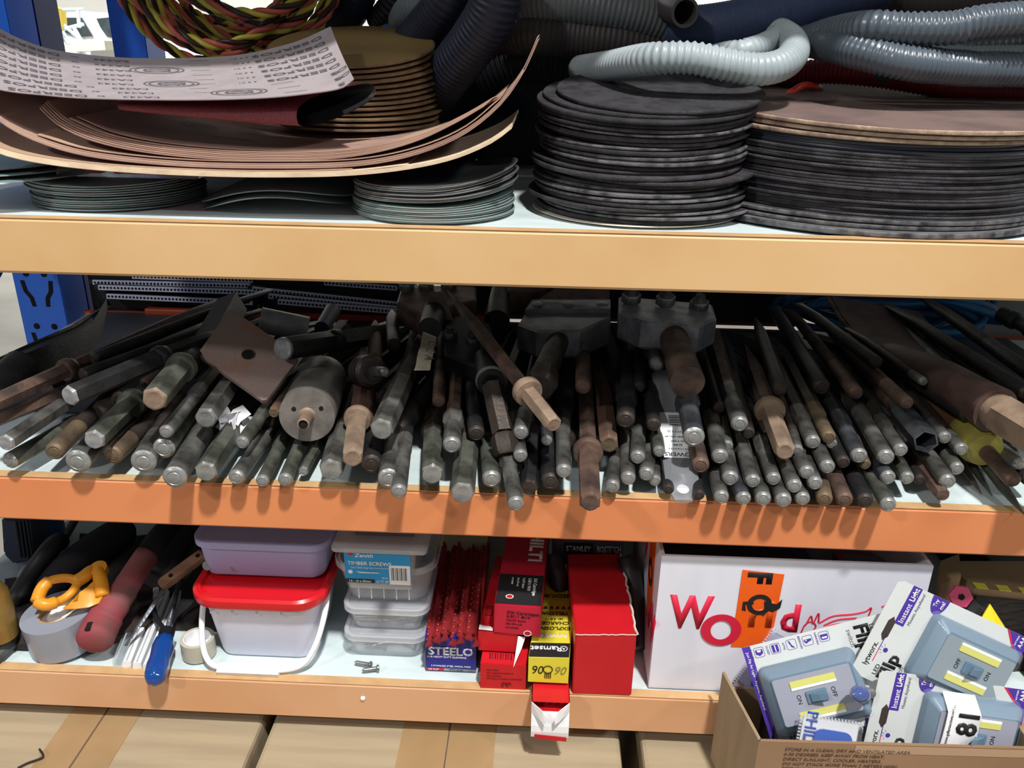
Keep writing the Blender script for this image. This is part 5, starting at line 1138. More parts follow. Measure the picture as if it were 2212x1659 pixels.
# ---- clear containers
c1 = tub('plastic_container', 'clear flat container at the bottom of the stack beside the bucket', -.182, .096, Z3+.0006, .098, .100, .036, .014, Mcl, lidm=Mcl2)
c2 = tub('plastic_container', 'second clear container from the bottom of the stack, tilted slightly', -.180, .100, Z3+.0392, .100, .100, .036, .014, Mcl, lidm=Mcl2)
c3 = tub('plastic_container', 'deeper clear tub with vertical ribs below the blue screw label', -.181, .116, Z3+.0778, .120, .122, .054, .026, Mcl, lid=False)
rr = random.Random(8)
for tt_, zz, cx, n_ in ((c1, .006, -.182, 14), (c2, .0445, -.180, 16)):
    for k in range(n_):
        p = Vector((cx + rr.uniform(-.030, .030), .062 + rr.uniform(0, .05), Z3 + zz + rr.uniform(0, .008))); a = rr.uniform(-.5, .5)
        d = Vector((cos(a), sin(a), rr.uniform(-.05, .05)))
        B().lathe([(.0004, 0), (.0016, .004), (.0016, .026), (.0038, .029), (.0038, .030)], axisM(p - d*.015, d), 10).done('screw', M_steel, tt_, 'auto')
for k in range(12):
    p = Vector((-.183 + rr.uniform(-.034, .034), .068 + rr.uniform(0, .03), Z3 + .086 + rr.uniform(0, .02)))
    B().lathe([(.003, 0), (.0075, 0), (.0075, .0016), (.003, .0016), (.003, 0)], axisM(p, Vector((rr.uniform(-1, 1), -1, rr.uniform(-.5, .5)))), 16, (False, False)).done('washer', M_steel, c3, 'auto')
for k in range(5): B().box((-.213 + k*.0155, .0570, Z3+.100), (.0009, .0010, .030)).done('rib', M_white, c3)
# screw box with label
t = thing('screw_box', (-.184, .092, Z3+.10), 'clear box with a blue printed label on top of the clear tubs', 'box')
zt_ = Z3+.1625
b = B(); b.rings([ring_rr(-.184, .098, .080, .095, .006, Z3+.1045), ring_rr(-.184, .098, .088, .100, .007, zt_)]); b.done('box_body', Mcl2, t, 'auto')
b = B(); b.rings([ring_rr(-.182, .098, w, d_, .005, zt_ + z) for w, d_, z in ((.112, .118, 0), (.114, .120, .002), (.114, .120, .006), (.108, .114, .0075))]); b.done('box_lid', Mcl2, t, 'auto')
B().box((-.18, .10, zt_+.0115), (.07, .07, .006)).done('inner_tray', mat('dark_inner_tray', (96, 96, 92), .5), t)
TL, TR, BR, BL = atY(745, 1192, .0445), atY(890, 1196, .0445), atY(889, 1262, .0475), atY(748, 1256, .0475)
M = frame(BL, BR-BL, TL-BL); wL, hL = (BR-BL).length, (TL-BL).length
lb = flat(t, rect(0, 0, wL, hL), M, mat('sky_blue_label', (22, 146, 206), .35), 'label_card', th=.0004)
flat(lb, rect(0, 0, wL*.44, hL*.12), M, M_ink, 'size_band', lift=.0007); flat(lb, rect(wL*.67, -.001, wL*.99, hL*.62), M, M_paper, 'barcode_panel', lift=.0007)
b = B()
for i in range(12): b.prism(rect(wL*.70 + i*wL*.021, hL*.12, wL*.70 + i*wL*.021 + (.0006, .001, .0004)[i % 3], hL*.54), .0002, M, z0=.0009)
b.done('barcode', M_ink, lb)
text(lb, 'TIMBER SCREWS', M, .0072, M_wink, wL*.38, hL*.60, bold=.02, sx=1.0, lift=.0008)
text(lb, 'Zenith', M, .0075, M_wink, wL*.30, hL*.86, bold=.02, sx=1.1, lift=.0008, slant=.2)
text(lb, 'Type 17 Button, Bugle Head, Internal Hex Drive', M, .0026, M_wink, wL*.38, hL*.49, lift=.0008, sx=.9)
text(lb, '14 - 10 x 50mm', M, .0042, M_wink, wL*.22, hL*.025, bold=.02, lift=.0009); text(lb, 'QTY: 50', M, .0042, M_wink, wL*.56, hL*.03, bold=.02, lift=.0009, slant=.2)
text(lb, '8018', M, .0032, M_wink, wL*.60, hL*.16, bold=.01, lift=.0009)
b = B(); b.prism([(wL*.17, hL*.38), (wL*.22, hL*.33), (wL*.5, hL*.335), (wL*.53, hL*.345), (wL*.5, hL*.36), (wL*.22, hL*.365)], .0002, M, z0=.0008); b.prism(circ(wL*.08, hL*.36, .0028, 16), .0002, M, z0=.0008); b.done('screw_picture', M_wink, lb)
flat(lb, circ(wL*.10, hL*.97, .003, 16), M, M_red, 'logo_dot', lift=.0007)
# loose screws on the shelf
for k, (px, py, qx, qy) in enumerate(((766, 1430, 802, 1436), (782, 1448, 818, 1443))):
    e, g = atZ(px, py, Z3+.0042), atZ(qx, qy, Z3+.0046); M = axisM(e, g-e); Ls = (g-e).length
    t = thing('coach_screw', e - Vector((0, 0, .004)), ('loose zinc screw lying just in front of the clear tubs, rear one', 'loose zinc screw lying at the beam edge before the clear tubs, front one')[k], 'screw', 'loose zinc screws')
    B().lathe([(.0006, 0), (.0022, .002), (.0024, Ls*.85)], M, 14).done('shank', M_steel, t, 'auto'); B().lathe([(.0024, Ls*.84), (.0042, Ls*.92), (.0042, Ls), (.003, Ls+.0008)], M, 16).done('head', M_steel, t, 'auto')
# ---- steel wool box
t = thing('steel_wool_box', atZ(975, 1450, Z3), 'blue box of steel wool pads under the red cartridge strips', 'box')
o, f = qbox('carton', (917, 1376), (1028, 1382), (1029, 1452), (921, 1447), .0305, (0, .09, 0), mat('deep_blue_carton', (30, 36, 132), .35), t)
M = frame(f[3], f[2]-f[3], f[0]-f[3]); w, h = (f[2]-f[3]).length, (f[0]-f[3]).length
flat(t, rect(0, .0006, w*.36, h*.08), M, M_red, 'red_band'); flat(t, rect(w*.36, .0006, w, h*.08), M, M_steel, 'silver_band')
text(t, 'STEELO', M, .0165, mat('silver_ink', (206, 212, 222), .4), w*.5, h*.49, bold=.03, sx=1.0, slant=.0)
text(t, 'FOR HEAVY DUTY CLEANING', M, .0036, M_wink, w*.42, h*.40, bold=.01); text(t, '5 STAINLESS STEEL WOOL PADS', M, .0034, M_wink, w*.5, h*.13, bold=.01)
text(t, 'NO RUST', M, .0032, M_wink, w*.16, h*.02, bold=.01); text(t, 'WITH SOAP', M, .0032, M_ink, w*.6, h*.02, bold=.01)
# ---- red cartridge strips
Mrs = mat('red_strip_plastic', (150, 42, 44), .45, col2=(126, 32, 36), ns=40)
for k in range(7):
    x0 = 930 + 17*k; x1 = 956 + 15.5*k
    e, g = atY(x0, 1378 - 6*(k % 3), .030 + .004*(k % 2)), atY(x1, 1176 + 9*(k % 2) + (6 if k in (1, 4) else 0), .205); d = g-e; Ls = d.length
    M = frame(e, d, None, Vector(((-.5, .35)[k % 2], -.45, 1)))
    t = thing('cartridge_strip', e, ORD[k+1] + ' red plastic cartridge strip from the left, leaning back on the blue box', 'cartridge strip', 'red cartridge strips')
    n = 10; pl = []
    for i in range(n): s = i/n*Ls; pl += [(s, -.0066), (s+Ls/n*.35, -.0072), (s+Ls/n*.7, -.0066)]
    for i in reversed(range(n)): s = i/n*Ls; pl += [(s+Ls/n*.7, .0066), (s+Ls/n*.35, .0072), (s, .0066)]
    pl += [(-.004, .002), (-.012, .006), (-.013, -.004), (-.004, -.002)]
    B().prism(pl, .003, M, z0=-.0015).done('strip_body', Mrs, t)
    B().box((Ls*.5-.004, -.0062, .0035), (Ls, .0012, .006), M).done('side_flange', Mrs, t)
    for i in range(16):
        B().lathe([(.0030, 0), (.0028, .002), (.0012, .0032)], M @ T((i+.5)*Ls/16, .0026, .0014) @ Matrix.Scale(.8, 4), 10).done('cartridge', Mrs, t, 'auto')
# yellow box behind them
t = thing('cartridge_box', atY(1000, 1200, .22), 'white and yellow cartridge box at the back behind the red strips', 'box')
o, f = qbox('carton', (935, 1168), (1052, 1172), (1052, 1240), (935, 1236), .225, (0, .1, 0), mat('cream_box_print', (196, 192, 160), .5), t)
M = frame(f[3], f[2]-f[3], f[0]-f[3]); w, h = (f[2]-f[3]).length, (f[0]-f[3]).length
flat(t, rect(0, h*.6, w*.25, h), M, mat('yellow_print', (206, 190, 60), .5), 'yellow_corner'); text(t, 'MEDIUM QUANTITY', M, .007, M_ink, w*.65, h*.7, rot=pi, bold=.01)
# ---- lower red carton and middle one
t = thing('cartridge_box', atZ(1087, 1490, Z3), 'red cartridge box on the beam edge, lowest of the red boxes beside the blue one', 'box', 'red cartridge boxes')
o, f = qbox('carton', (1039, 1432), (1136.5, 1438), (1137, 1491), (1036, 1487), .0035, (.006, .13, 0), M_red, t, ev=.0006)
M = frame(f[3], f[2]-f[3], f[0]-f[3]); w, h = (f[2]-f[3]).length, (f[0]-f[3]).length
Mdk = mat('dark_red_ink', (96, 12, 24), .5)
for i, s_ in enumerate(('Made in China', 'Hilti = registered trademark of', 'Hilti Corporation', '9494 Schaan, Principality of Liechtenstein')): text(t, s_, M, .0030, Mdk, w*.14, h*(.72 - i*.11), align='LEFT', sx=.85, lift=.0003)
b = B(); M2 = M @ T(0, 0, .0009)
for x in (w*.52, w*.62):
    a0 = circ(x, h*.2, .0030, 16)
    for i in range(13): pass
    b.rings([[M2 @ Vector((x + r_*cos(a), h*.2 + r_*sin(a), z)) for a in [2*pi*i/14*.8 for i in range(14)]] for r_, z in ((.0032, 0), (.0020, 0), (.0020, .0002), (.0032, .0002))], closed=False)
b.done('recycling_marks', Mdk, t)
Mt = frame(f[0], f[1]-f[0], None, (0, 0, 1)); b = B()
for i in range(9): b.prism(rect(.010 + i*.0032, .008, .010 + i*.0032 + (.0016, .0009)[i % 2], .018), .0002, Mt, z0=.0004)
b.done('barcode', Mdk, t)
t = thing('cartridge_box', atY(1075, 1405, .02), 'red box with a torn white flap, between the lowest and the uppermost red box', 'box', 'red cartridge boxes')
o, f = qbox('carton', (1033, 1364), (1119, 1369), (1117, 1410), (1032, 1405), .022, (.012, .16, 0), M_red, t, ev=.0006)
p = [atY(1119, 1374, .020), atY(1135, 1376, .026), atY(1127, 1400, .014), atY(1109, 1441, .002), atY(1112, 1420, .012)]
b = B(); b.rings([[q - Vector((0, .0006, 0)) for q in p], p]); b.done('torn_flap', M_paper, t)
q = [atY(1036, 1352, .03), atY(1066, 1358, .03), atY(1064, 1365, .022), atY(1034, 1362, .022)]; b = B(); b.rings([[p_ + Vector((0, 0, .0016)) for p_ in q], [p_ + Vector((0, 0, .0022)) for p_ in q]]); b.done('white_edge', M_paper, t)
Mt = frame(f[0], f[1]-f[0], None, (0, 0, 1)); b = B()
for i in range(7): b.prism(rect(.006, .030 + i*.0028, .016, .030 + i*.0028 + (.0015, .0008)[i % 2]), .0002, Mt, z0=.0004)
b.done('barcode', Mdk, t)
# ---- uppermost red and black box
t = thing('cartridge_box', atY(1117, 1370, .03), 'red and black printed cartridge box, uppermost of the red boxes, with two ring marks', 'box', 'red cartridge boxes')
Mx_ = mat('crimson_carton_print', (190, 24, 54), .4, col2=(176, 20, 46), ns=8)
o, f = qbox('carton', (1071, 1306), (1171, 1312), (1165, 1376), (1063, 1366), .020, (.010, .19, 0), Mx_, t, ev=.0006)
M = frame(f[3], f[2]-f[3], f[0]-f[3]); w, h = (f[2]-f[3]).length, (f[0]-f[3]).length
Mt = frame(f[0], f[1]-f[0], None, (0, 0, 1))
sh_ = Matrix.Identity(4); sh_[0][1] = .010/.19; Mt = Mt @ sh_
flat(t, rect(.0006, .002, w-.0006, .062), Mt, M_ink, 'black_panel', lift=.0001, th=.0003)
Mi = mat('dark_print_on_red', (60, 10, 24), .5)
for i, (s_, z_) in enumerate((('DX Cartridges', .0058), ('6.8/11 M10', .0056), ('Cal.27 short', .0042), ('306 279+-40', .0034), ('# 2129408', .0032))):
    text(t, s_, M, z_, Mi, w*.24, h*(.74 - i*.13), align='LEFT', bold=.015, sx=1.1)
    text(t, s_, Mt, z_, M_wink, w*.78 - i*.0068, .055, rot=-pi/2, align='LEFT', bold=.015, lift=.0006)
text(t, 'HILTI', Mt, .024, M_wink, w*.60, .125, rot=-pi/2, bold=.04, sx=1.2, lift=.0003)
def ringmark(x, y, Mm, m, m2=None, R_=.0048, lift=.0008):
    b = B(); n = 24; rg = [[Mm @ Vector((x + r_*cos(2*pi*i/n), y + r_*sin(2*pi*i/n)*.85, z)) for i in range(n)] for r_, z in ((R_, lift), (R_*.8, lift), (R_*.8, lift+.0002), (R_, lift+.0002), (R_, lift))]
    b.rings(rg, (False, False)); b.done('ring_mark', m, t)
    if m2: flat(t, circ(x, y, R_*.8, 20, R_*.68), Mm, m2, 'ring_centre', lift=lift-.0002)
ringmark(w*.72, h*.10, M, M_wink); ringmark(w*.30, .016, Mt, M_wink, M_red)
# ---- yellow box
t = thing('charge_box', atY(1183, 1476, .0), 'yellow and black box of explosive charges marked 90, printed upside down', 'box')
My = mat('yellow_carton_print', (222, 212, 62), .4, col2=(210, 196, 56), ns=10)
o, f = qbox('carton', (1141, 1419), (1229, 1421), (1228, 1477), (1140.5, 1473), -.004, (.016, .19, 0), My, t, ev=.0005)
M = frame(f[3], f[2]-f[3], f[0]-f[3]); w, h = (f[2]-f[3]).length, (f[0]-f[3]).length
Mt = frame(f[0], f[1]-f[0], None, (0, 0, 1)); sh_ = Matrix.Identity(4); sh_[0][1] = .016/.19; Mt = Mt @ sh_
flat(t, rect(.0004, .0004, w-.0004, .025), Mt, M_ink, 'black_band', lift=.0001, th=.0003)
text(t, 'Ramset', Mt, .0125, M_wink, w*.40, .019, rot=pi, bold=.02, lift=.0005)
b = B(); b.rings([[Mt @ Vector((w*.84 + r_*cos(2*pi*i/24), .015 + r_*sin(2*pi*i/24), z)) for i in range(24)] for r_, z in ((.0046, .0005), (.0038, .0005), (.0038, .0007), (.0046, .0007), (.0046, .0005))], (False, False)); b.done('logo_ring', M_wink, t); text(t, 'A', Mt, .006, M_wink, w*.84, .0170, rot=pi, bold=.02, lift=.0005)
Mbo = mat('olive_ink', (58, 54, 24), .5)
for s_, z_, y_ in (('POWER', .010, .034), ('EXPLOSIVE', .0085, .048), ('CHARGES', .0085, .058), ('cal. 6.8/11', .0055, .067), ('YELLOW', .0085, .077), ('MEDIUM', .0105, .112), ('ASRL', .006, .124), ('1973', .005, .131), ('QUANTITY', .007, .148)):
    text(t, s_, Mt, z_, M_wink if s_ == 'POWER' else Mbo, w*.52, y_ + z_*.8, rot=pi, bold=.02, lift=.0004)
b = B()
for i in range(5): b.prism([(w*.2 + i*.0075 + a, .090 + c_) for a, c_ in ((0, 0), (.005, 0), (.004, .004), (.0025, .006), (.001, .004))], .0002, Mt, z0=.0004)
b.done('bullet_icons', Mbo, t)
text(t, '90', M, .017, M_ink, w*.24, h*.36, slant=.15, sx=.85, bold=.0); text(t, '90', M, .017, mat('pencil_grey', (136, 132, 70), .6), w*.80, h*.36, slant=.3, sx=.85)
b = B(); b.rings([[M @ Vector((w*.485 + r_*cos(2*pi*i/20), h*.55 + r_*sin(2*pi*i/20), z)) for i in range(20)] for r_, z in ((.0058, .0007), (.0048, .0007), (.0048, .0009), (.0058, .0009), (.0058, .0007))], (False, False))
for i in range(4): b.prism(rect(w*.485-.0035 + i*.0021, h*.2, w*.485-.0035 + i*.0021+.0010, h*.42), .0002, M, z0=.0007)
b.done('cartridge_drawing', M_ink, t)
# ---- open white box below it
t = thing('opened_box', atY(1190, 1520, -.03), 'opened red and white box with its torn end flap hanging over the beam', 'box')
f = [atY(1150, 1482, -.030), atY(1233, 1483, -.030), atY(1230, 1522, -.028), atY(1150, 1518, -.028)]; zt = .7575
wd = f[1].x-f[0].x; x0, x1 = f[0].x, f[1].x; z0, z1 = Z3+.0006, .7580
f[0].z = f[1].z = z1
b = B()
b.box(((x0+x1)/2, .055, z0+.0004), (wd, .17, .0008)); b.box(((x0+x1)/2, .055, z1-.0004), (wd, .17, .0008)); b.box((x0+.0004, .055, (z0+z1)/2), (.0008, .17, z1-z0)); b.box((x1-.0004, .055, (z0+z1)/2), (.0008, .17, z1-z0))
b.done('carton_sleeve', M_red, t)
N = 8
fl = [[Vector((x0 + wd*u, -.030 - .006*sin(v*2.2), z0 - v*.034 + .0006)) for u in [i/N for i in range(N+1)]] for v in (0, .25, .5, .75, 1)]
b = B(); b.sheet(fl, .0008); b.done('end_flap', M_paper, t)
fl = [[Vector((x0 + wd*(.1 + .85*u), -.0362 - .0004, z0 - .0285 - .006*v - .003*u)) for u in (0, .3, .6, 1)] for v in (0, 1)]
b = B(); b.sheet(fl, .0008); b.done('red_flap_edge', M_red, t)
for sx, xx in ((1, x0), (-1, x1)):
    b = B(); b.sheet([[Vector((xx, -.0305, z1)), Vector((xx + sx*wd*.28, -.040, z1-.004)), Vector((xx + sx*wd*.40, -.043, z1-.012))], [Vector((xx, -.0305, z0)), Vector((xx + sx*wd*.26, -.041, z0-.004)), Vector((xx + sx*wd*.38, -.044, z0-.006))]], .0006); b.done('side_flap', M_paper, t)
for k in range(4):
    b = B(); b.box((x0 + wd*(.2+.2*k), .04, z0+.006), (.004, .12, .009)); b.done('red_strip', Mrs, t)
# ---- big red box
t = thing('red_carton', atZ(1303, 1502, Z3), 'largest plain red carton with a torn right edge, left of the white fruit box', 'box')
o, f = qbox('carton', (1242, 1371), (1373, 1371), (1366, 1503), (1237, 1499), .0005, (-.006, .165, 0), M_red, t, ev=.0012)
b = B(); rr = random.Random(6); a0, a1 = f[1], f[1] + Vector((-.006, .165, 0)); b.tube([a0.lerp(a1, i/24) + Vector((rr.uniform(-.001, .0015), 0, rr.uniform(-.001, .0016))) for i in range(25)], .0014, 6); b.done('torn_edge', mat('torn_card_edge', (206, 190, 176), .9), t)
b = B(); b.tube([f[0].lerp(f[1], i/20) + Vector((0, -.0002, rr.uniform(-.0004, .0006))) for i in range(21)], .0007, 5); b.done('scuffed_edge', MATS['torn_card_edge'], t)
# ---- grey bag with shop lettering
t = thing('grey_parts_bag', atY(1280, 1200, .2), 'grey box lettered in white behind the big red carton', 'box')
o, f = qbox('carton', (1195, 1140), (1345, 1146), (1345, 1230), (1195, 1226), .185, (0, .1, 0), mat('dark_grey_bag', (84, 84, 96), .5), t)
M = frame(f[3], f[2]-f[3], f[0]-f[3]); w, h = (f[2]-f[3]).length, (f[0]-f[3]).length
flat(t, rect(w*.16, h*.35, w*.58, h*.65), M, M_ink, 'black_panel'); text(t, 'STANLEY', M, .0115, M_wink, w*.37, h*.44, bold=.02, sx=.72, lift=.0005); text(t, 'BOSTITCH', M, .0140, M_wink, w*.81, h*.42, bold=.02, sx=.50)
text(t, 'The World of Fastening Systems', M, .0050, M_wink, w*.62, h*.28, sx=.9)
o = B().tube(spline([atY(1190, 1200, .16), atY(1205, 1250, .14), atY(1215, 1300, .13), atY(1220, 1350, .12)], 5), .014, 10).done('dark_pouch', mat('dark_plastic_bag', (48, 46, 50), .35, bump=.5, bs=60), None, True); tag(o, 'dark crumpled plastic bag squeezed between yellow box and big red carton', 'bag')
o = B().tube(spline([atY(1352, 1200, .14), atY(1366, 1260, .12), atY(1375, 1330, .10), atY(1388, 1400, .08)], 5), .013, 10).done('dark_pouch', MATS['dark_plastic_bag'], None, True); tag(o, 'dark crumpled plastic bag between big red carton and white fruit box', 'bag')
# ---- white fruit carton
t = thing('fruit_carton', (.296, .13, Z3), 'large open white carton with red wOrld lettering and orange tape', 'box')
x0, x1, y0, y1, z0, z1 = .1447, .447, .0165, .25, Z3+.0006, .9325
Mwc = mat('white_carton', (226, 226, 236), .55, col2=(216, 217, 228), ns=6, stretch=(3, 1, .6)); th = .004
b = B(); cx, cy = (x0+x1)/2, (y0+y1)/2; zc, hz = (z0+z1)/2, z1-z0
b.box((cx, y0+th/2, zc), (x1-x0, th, hz)); b.done('front_wall', Mwc, t)
B().box((cx, y1-th/2, zc), (x1-x0, th, hz)).done('back_wall', Mwc, t); B().box((x0+th/2, cy, zc), (th, y1-y0-2*th, hz)).done('left_wall', Mwc, t); B().box((x1-th/2, cy, zc), (th, y1-y0-2*th, hz)).done('right_wall', Mwc, t); B().box((cx, cy, z0+.002), (x1-x0-2*th, y1-y0-2*th, .004)).done('bottom', Mwc, t)
def fpt(px, py): p = atY(px, py, y0); return (p.x-x0, p.z-z0)
M = frame((x0, y0, z0), (1, 0, 0), (0, 0, 1))
def ftext(s_, px, py, size, m, **k): u = fpt(px, py); return text(t, s_, M, size, m, u[0], u[1], lift=.0002, depth=.0003, **k)
Mft = mat('orange_fragile_tape', (240, 96, 20), .3)
flat(t, [fpt(1604, 1230), fpt(1694, 1240), fpt(1662, 1398), fpt(1579, 1396)], M, Mft, 'orange_tape', lift=.0006, th=.0003)
ftext('W', 1488, 1354, .062, M_rink, bold=.035, sx=.72)
u = fpt(1557, 1360); b = B(); n = 40; b.rings([[M @ Vector((u[0] + rx*cos(2*pi*i/n), u[1] + ry*sin(2*pi*i/n), z)) for i in range(n)] for rx, ry, z in ((.0235, .0225, .0010), (.0120, .0135, .0010), (.0120, .0135, .0013), (.0235, .0225, .0013), (.0235, .0225, .0010))], (False, False)); b.done('printed_letter', M_rink, t)
ftext('d', 1702, 1362, .052, M_rink, bold=.035, sx=.85)
text(t, 'rl', M, .05, mat('deep_orange_show_through', (228, 84, 24), .4), fpt(1640, 1352)[0], fpt(1640, 1352)[1], bold=.03, lift=.001, depth=.0002)
u = fpt(1650, 1262); text(t, 'F', M, .036, M_ink, u[0]-.018, fpt(1640, 1248)[1], rot=-pi/2, bold=.05, sx=.9, lift=.0011)
u = fpt(1640, 1305); b = B(); rg = []
for r_, z in ((.0142, .0011), (.0085, .0011), (.0085, .0014), (.0142, .0014), (.0142, .0011)): rg.append([M @ Vector((u[0] + r_*cos(2*pi*i/30), u[1] + r_*sin(2*pi*i/30), z)) for i in range(30)])
b.rings(rg, (False, False)); b.prism([(u[0]+a*.8, u[1]+c_*.8) for a, c_ in ((.006, .006), (.024, .002), (.031, .011), (.030, -.004), (.020, -.012), (.008, -.008))], .0003, M, z0=.0012); b.prism([(u[0]+a*.8, u[1]+c_*.8) for a, c_ in ((-.024, .004), (-.010, .006), (-.008, .001), (-.020, -.001), (-.018, -.012), (-.024, -.010))], .0003, M, z0=.0012); b.done('round_emblem', M_ink, t)
b = B()
for pts in ([(1728, 1372), (1738, 1350), (1752, 1342), (1762, 1352), (1750, 1368), (1740, 1372)], [(1740, 1350), (1752, 1330), (1756, 1346), (1768, 1324), (1768, 1344)], [(1770, 1345), (1800, 1330), (1840, 1326), (1870, 1320), (1882, 1312), (1876, 1330)], [(1780, 1350), (1810, 1338), (1850, 1334)], [(1750, 1375), (1790, 1352), (1830, 1345), (1880, 1342)], [(1905, 1310), (1925, 1304), (1950, 1306)]):
    b.tube(spline([Vector((x0 + fpt(*p)[0], y0-.0004, z0 + fpt(*p)[1])) for p in pts], 6), .0009, 5)
b.done('fruit_drawing', M_rink, t)
M = frame((x0, y1, z0), (0, -1, 0), (0, 0, 1)); w = y1-y0
flat(t, [(w*.62, .19), (w*.80, .19), (w*.86, .10), (w*.74, .055), (w*.66, .11)], M, Mft, 'side_tape', lift=.0005); text(t, 'O', M, .045, M_ink, w*.745, .11, bold=.04, lift=.001); text(t, 'w', M, .09, M_rink, w*.88, .06, bold=.03, lift=.0003); text(t, 'W', M, .06, M_rink, w*.45, .11, bold=.02, lift=.0003)
# things in the carton
t = thing('red_product_box', (.37, .12, .88), 'red box with a printed label inside the white fruit carton', 'box')
q = [atY(1832, 1240, .05), atY(1952, 1245, .05), atY(1920, 1195, .16), atY(1800, 1190, .16)]
b = B(); b.rings([[p - Vector((0, 0, .13)) for p in q], q]); b.done('carton', mat('rust_red_carton', (168, 50, 46), .45), t)
c = sum(q, Vector())/4; qq = [c + (p-c)*.72 + Vector((0, 0, .0002)) for p in q]; b = B(); b.rings([qq, [p + Vector((0, 0, .0004)) for p in qq]]); b.done('printed_label', mat('grey_lilac_label', (140, 130, 150), .4, col2=(90, 84, 110), ns=60, stretch=(8, 1, 1)), t)
o = B().box((.25, .13, Z3+.075), (.19, .20, .13), bevel=.006).done('dark_carton', mat('dark_maroon_carton', (42, 20, 24), .6)); tag(o, 'dark maroon box lying deep inside the white fruit carton', 'box')
# ---- brown cartons and bits at the far right
t = thing('cardboard_box', (.62, .2, Z3), 'brown carton with yellow and black tape at the far right of the lowest shelf', 'box')
q = [atY(2040, 1212, .16), atY(2300, 1212, .18), atY(2300, 1290, .09), atY(2105, 1270, .07)]
b = B(); b.rings([[Vector((p.x, p.y, Z3+.001)) for p in q], q]); b.done('carton_body', M_cardd, t)
p, q_ = q[3], q[2]
for k in range(4):
    a, c_ = p.lerp(q_, .02 + .25*k), p.lerp(q_, .15 + .25*k); b = B(); b.rings([[a + Vector((0, -.0012, .0006)), c_ + Vector((0, -.0012, .0006)), c_ + Vector((0, .010, .0006)), a + Vector((0, .010, .0006))], [a + Vector((0, -.0012, .0014)), c_ + Vector((0, -.0012, .0014)), c_ + Vector((0, .010, .0014)), a + Vector((0, .010, .0014))]]); b.done('yellow_tape', mat('hazard_yellow_tape', (232, 222, 60), .35), t)
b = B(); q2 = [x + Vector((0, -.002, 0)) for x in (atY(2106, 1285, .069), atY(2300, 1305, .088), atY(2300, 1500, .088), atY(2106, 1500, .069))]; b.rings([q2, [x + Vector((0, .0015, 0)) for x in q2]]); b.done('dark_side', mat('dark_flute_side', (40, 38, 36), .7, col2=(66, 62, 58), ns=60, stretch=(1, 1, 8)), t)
o, f = qbox('small_brown_box', (2030, 1262), (2072, 1246), (2066, 1300), (2028, 1300), .07, (.02, .05, 0), M_cardd); tag(o, 'small brown cardboard piece right of the white fruit carton', 'box')
t = thing('pink_plastic_cap', atY(2074, 1290, .04), 'small pink plastic cap with a star hole beside the white fruit carton', 'cap')
M = axisM(atY(2074, 1288, .04), Vector((-.2, -1, .5))); B().lathe([(.012, -.006), (.014, 0), (.013, .004), (.006, .005)], M, 6).done('cap_body', mat('pink_plastic', (196, 74, 108), .4), t); B().lathe([(.004, .0051), (.004, .0056)], M, 5).done('star_hole', M_void, t)
t = thing('black_yellow_box', atY(2120, 1330, .02), 'torn black and yellow box corner poking up behind the upper right light pack', 'box')
q = [atY(2086, 1320, .03), atY(2104, 1294, .045), atY(2150, 1318, .045), atY(2190, 1380, .02), atY(2130, 1370, .01)]
b = B(); b.rings([q, [p + Vector((0, .03, -.05)) for p in q]]); b.done('carton', M_black, t)
q = [atY(2118, 1335, .018), atY(2136, 1305, .035), atY(2176, 1368, .015), atY(2150, 1362, .010)]; b = B(); b.rings([[p + Vector((0, -.002, .002)) for p in q], [p + Vector((0, 0, 0)) for p in q]]); b.done('yellow_panel', mat('yellow_carton_corner', (226, 196, 36), .45), t)
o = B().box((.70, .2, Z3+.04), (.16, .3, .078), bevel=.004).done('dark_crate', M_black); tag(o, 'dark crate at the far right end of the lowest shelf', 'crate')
o = B().box((-.60, .46, Z3+.085), (.5, .20, .168), bevel=.01).done('dark_backing_crate', M_black); tag(o, 'added black crate keeping the back left of the lowest shelf dark', 'crate')  # black crates added along the back to keep this level dark behind
o = B().box((-.07, .46, Z3+.085), (.52, .2, .168), bevel=.01).done('dark_backing_crate', M_black); tag(o, 'added black crate keeping the lowest shelf dark behind the cartridge boxes', 'crate')
o = B().box((.46, .46, Z3+.085), (.5, .2, .168), bevel=.01).done('dark_backing_crate', M_black); tag(o, 'added black crate keeping the lowest shelf dark behind the fruit carton', 'crate')
# white chip on the beam
o = B().lathe([(.0005, -.001), (.003, 0), (.0028, .0012), (.0008, .002)], axisM(atY(784, 1508, -.0003), Vector((0, -1, .2))), 10).done('paint_chip', M_white, None, 'auto'); tag(o, 'tiny white blob stuck on the face of the lowest beam', 'blob')
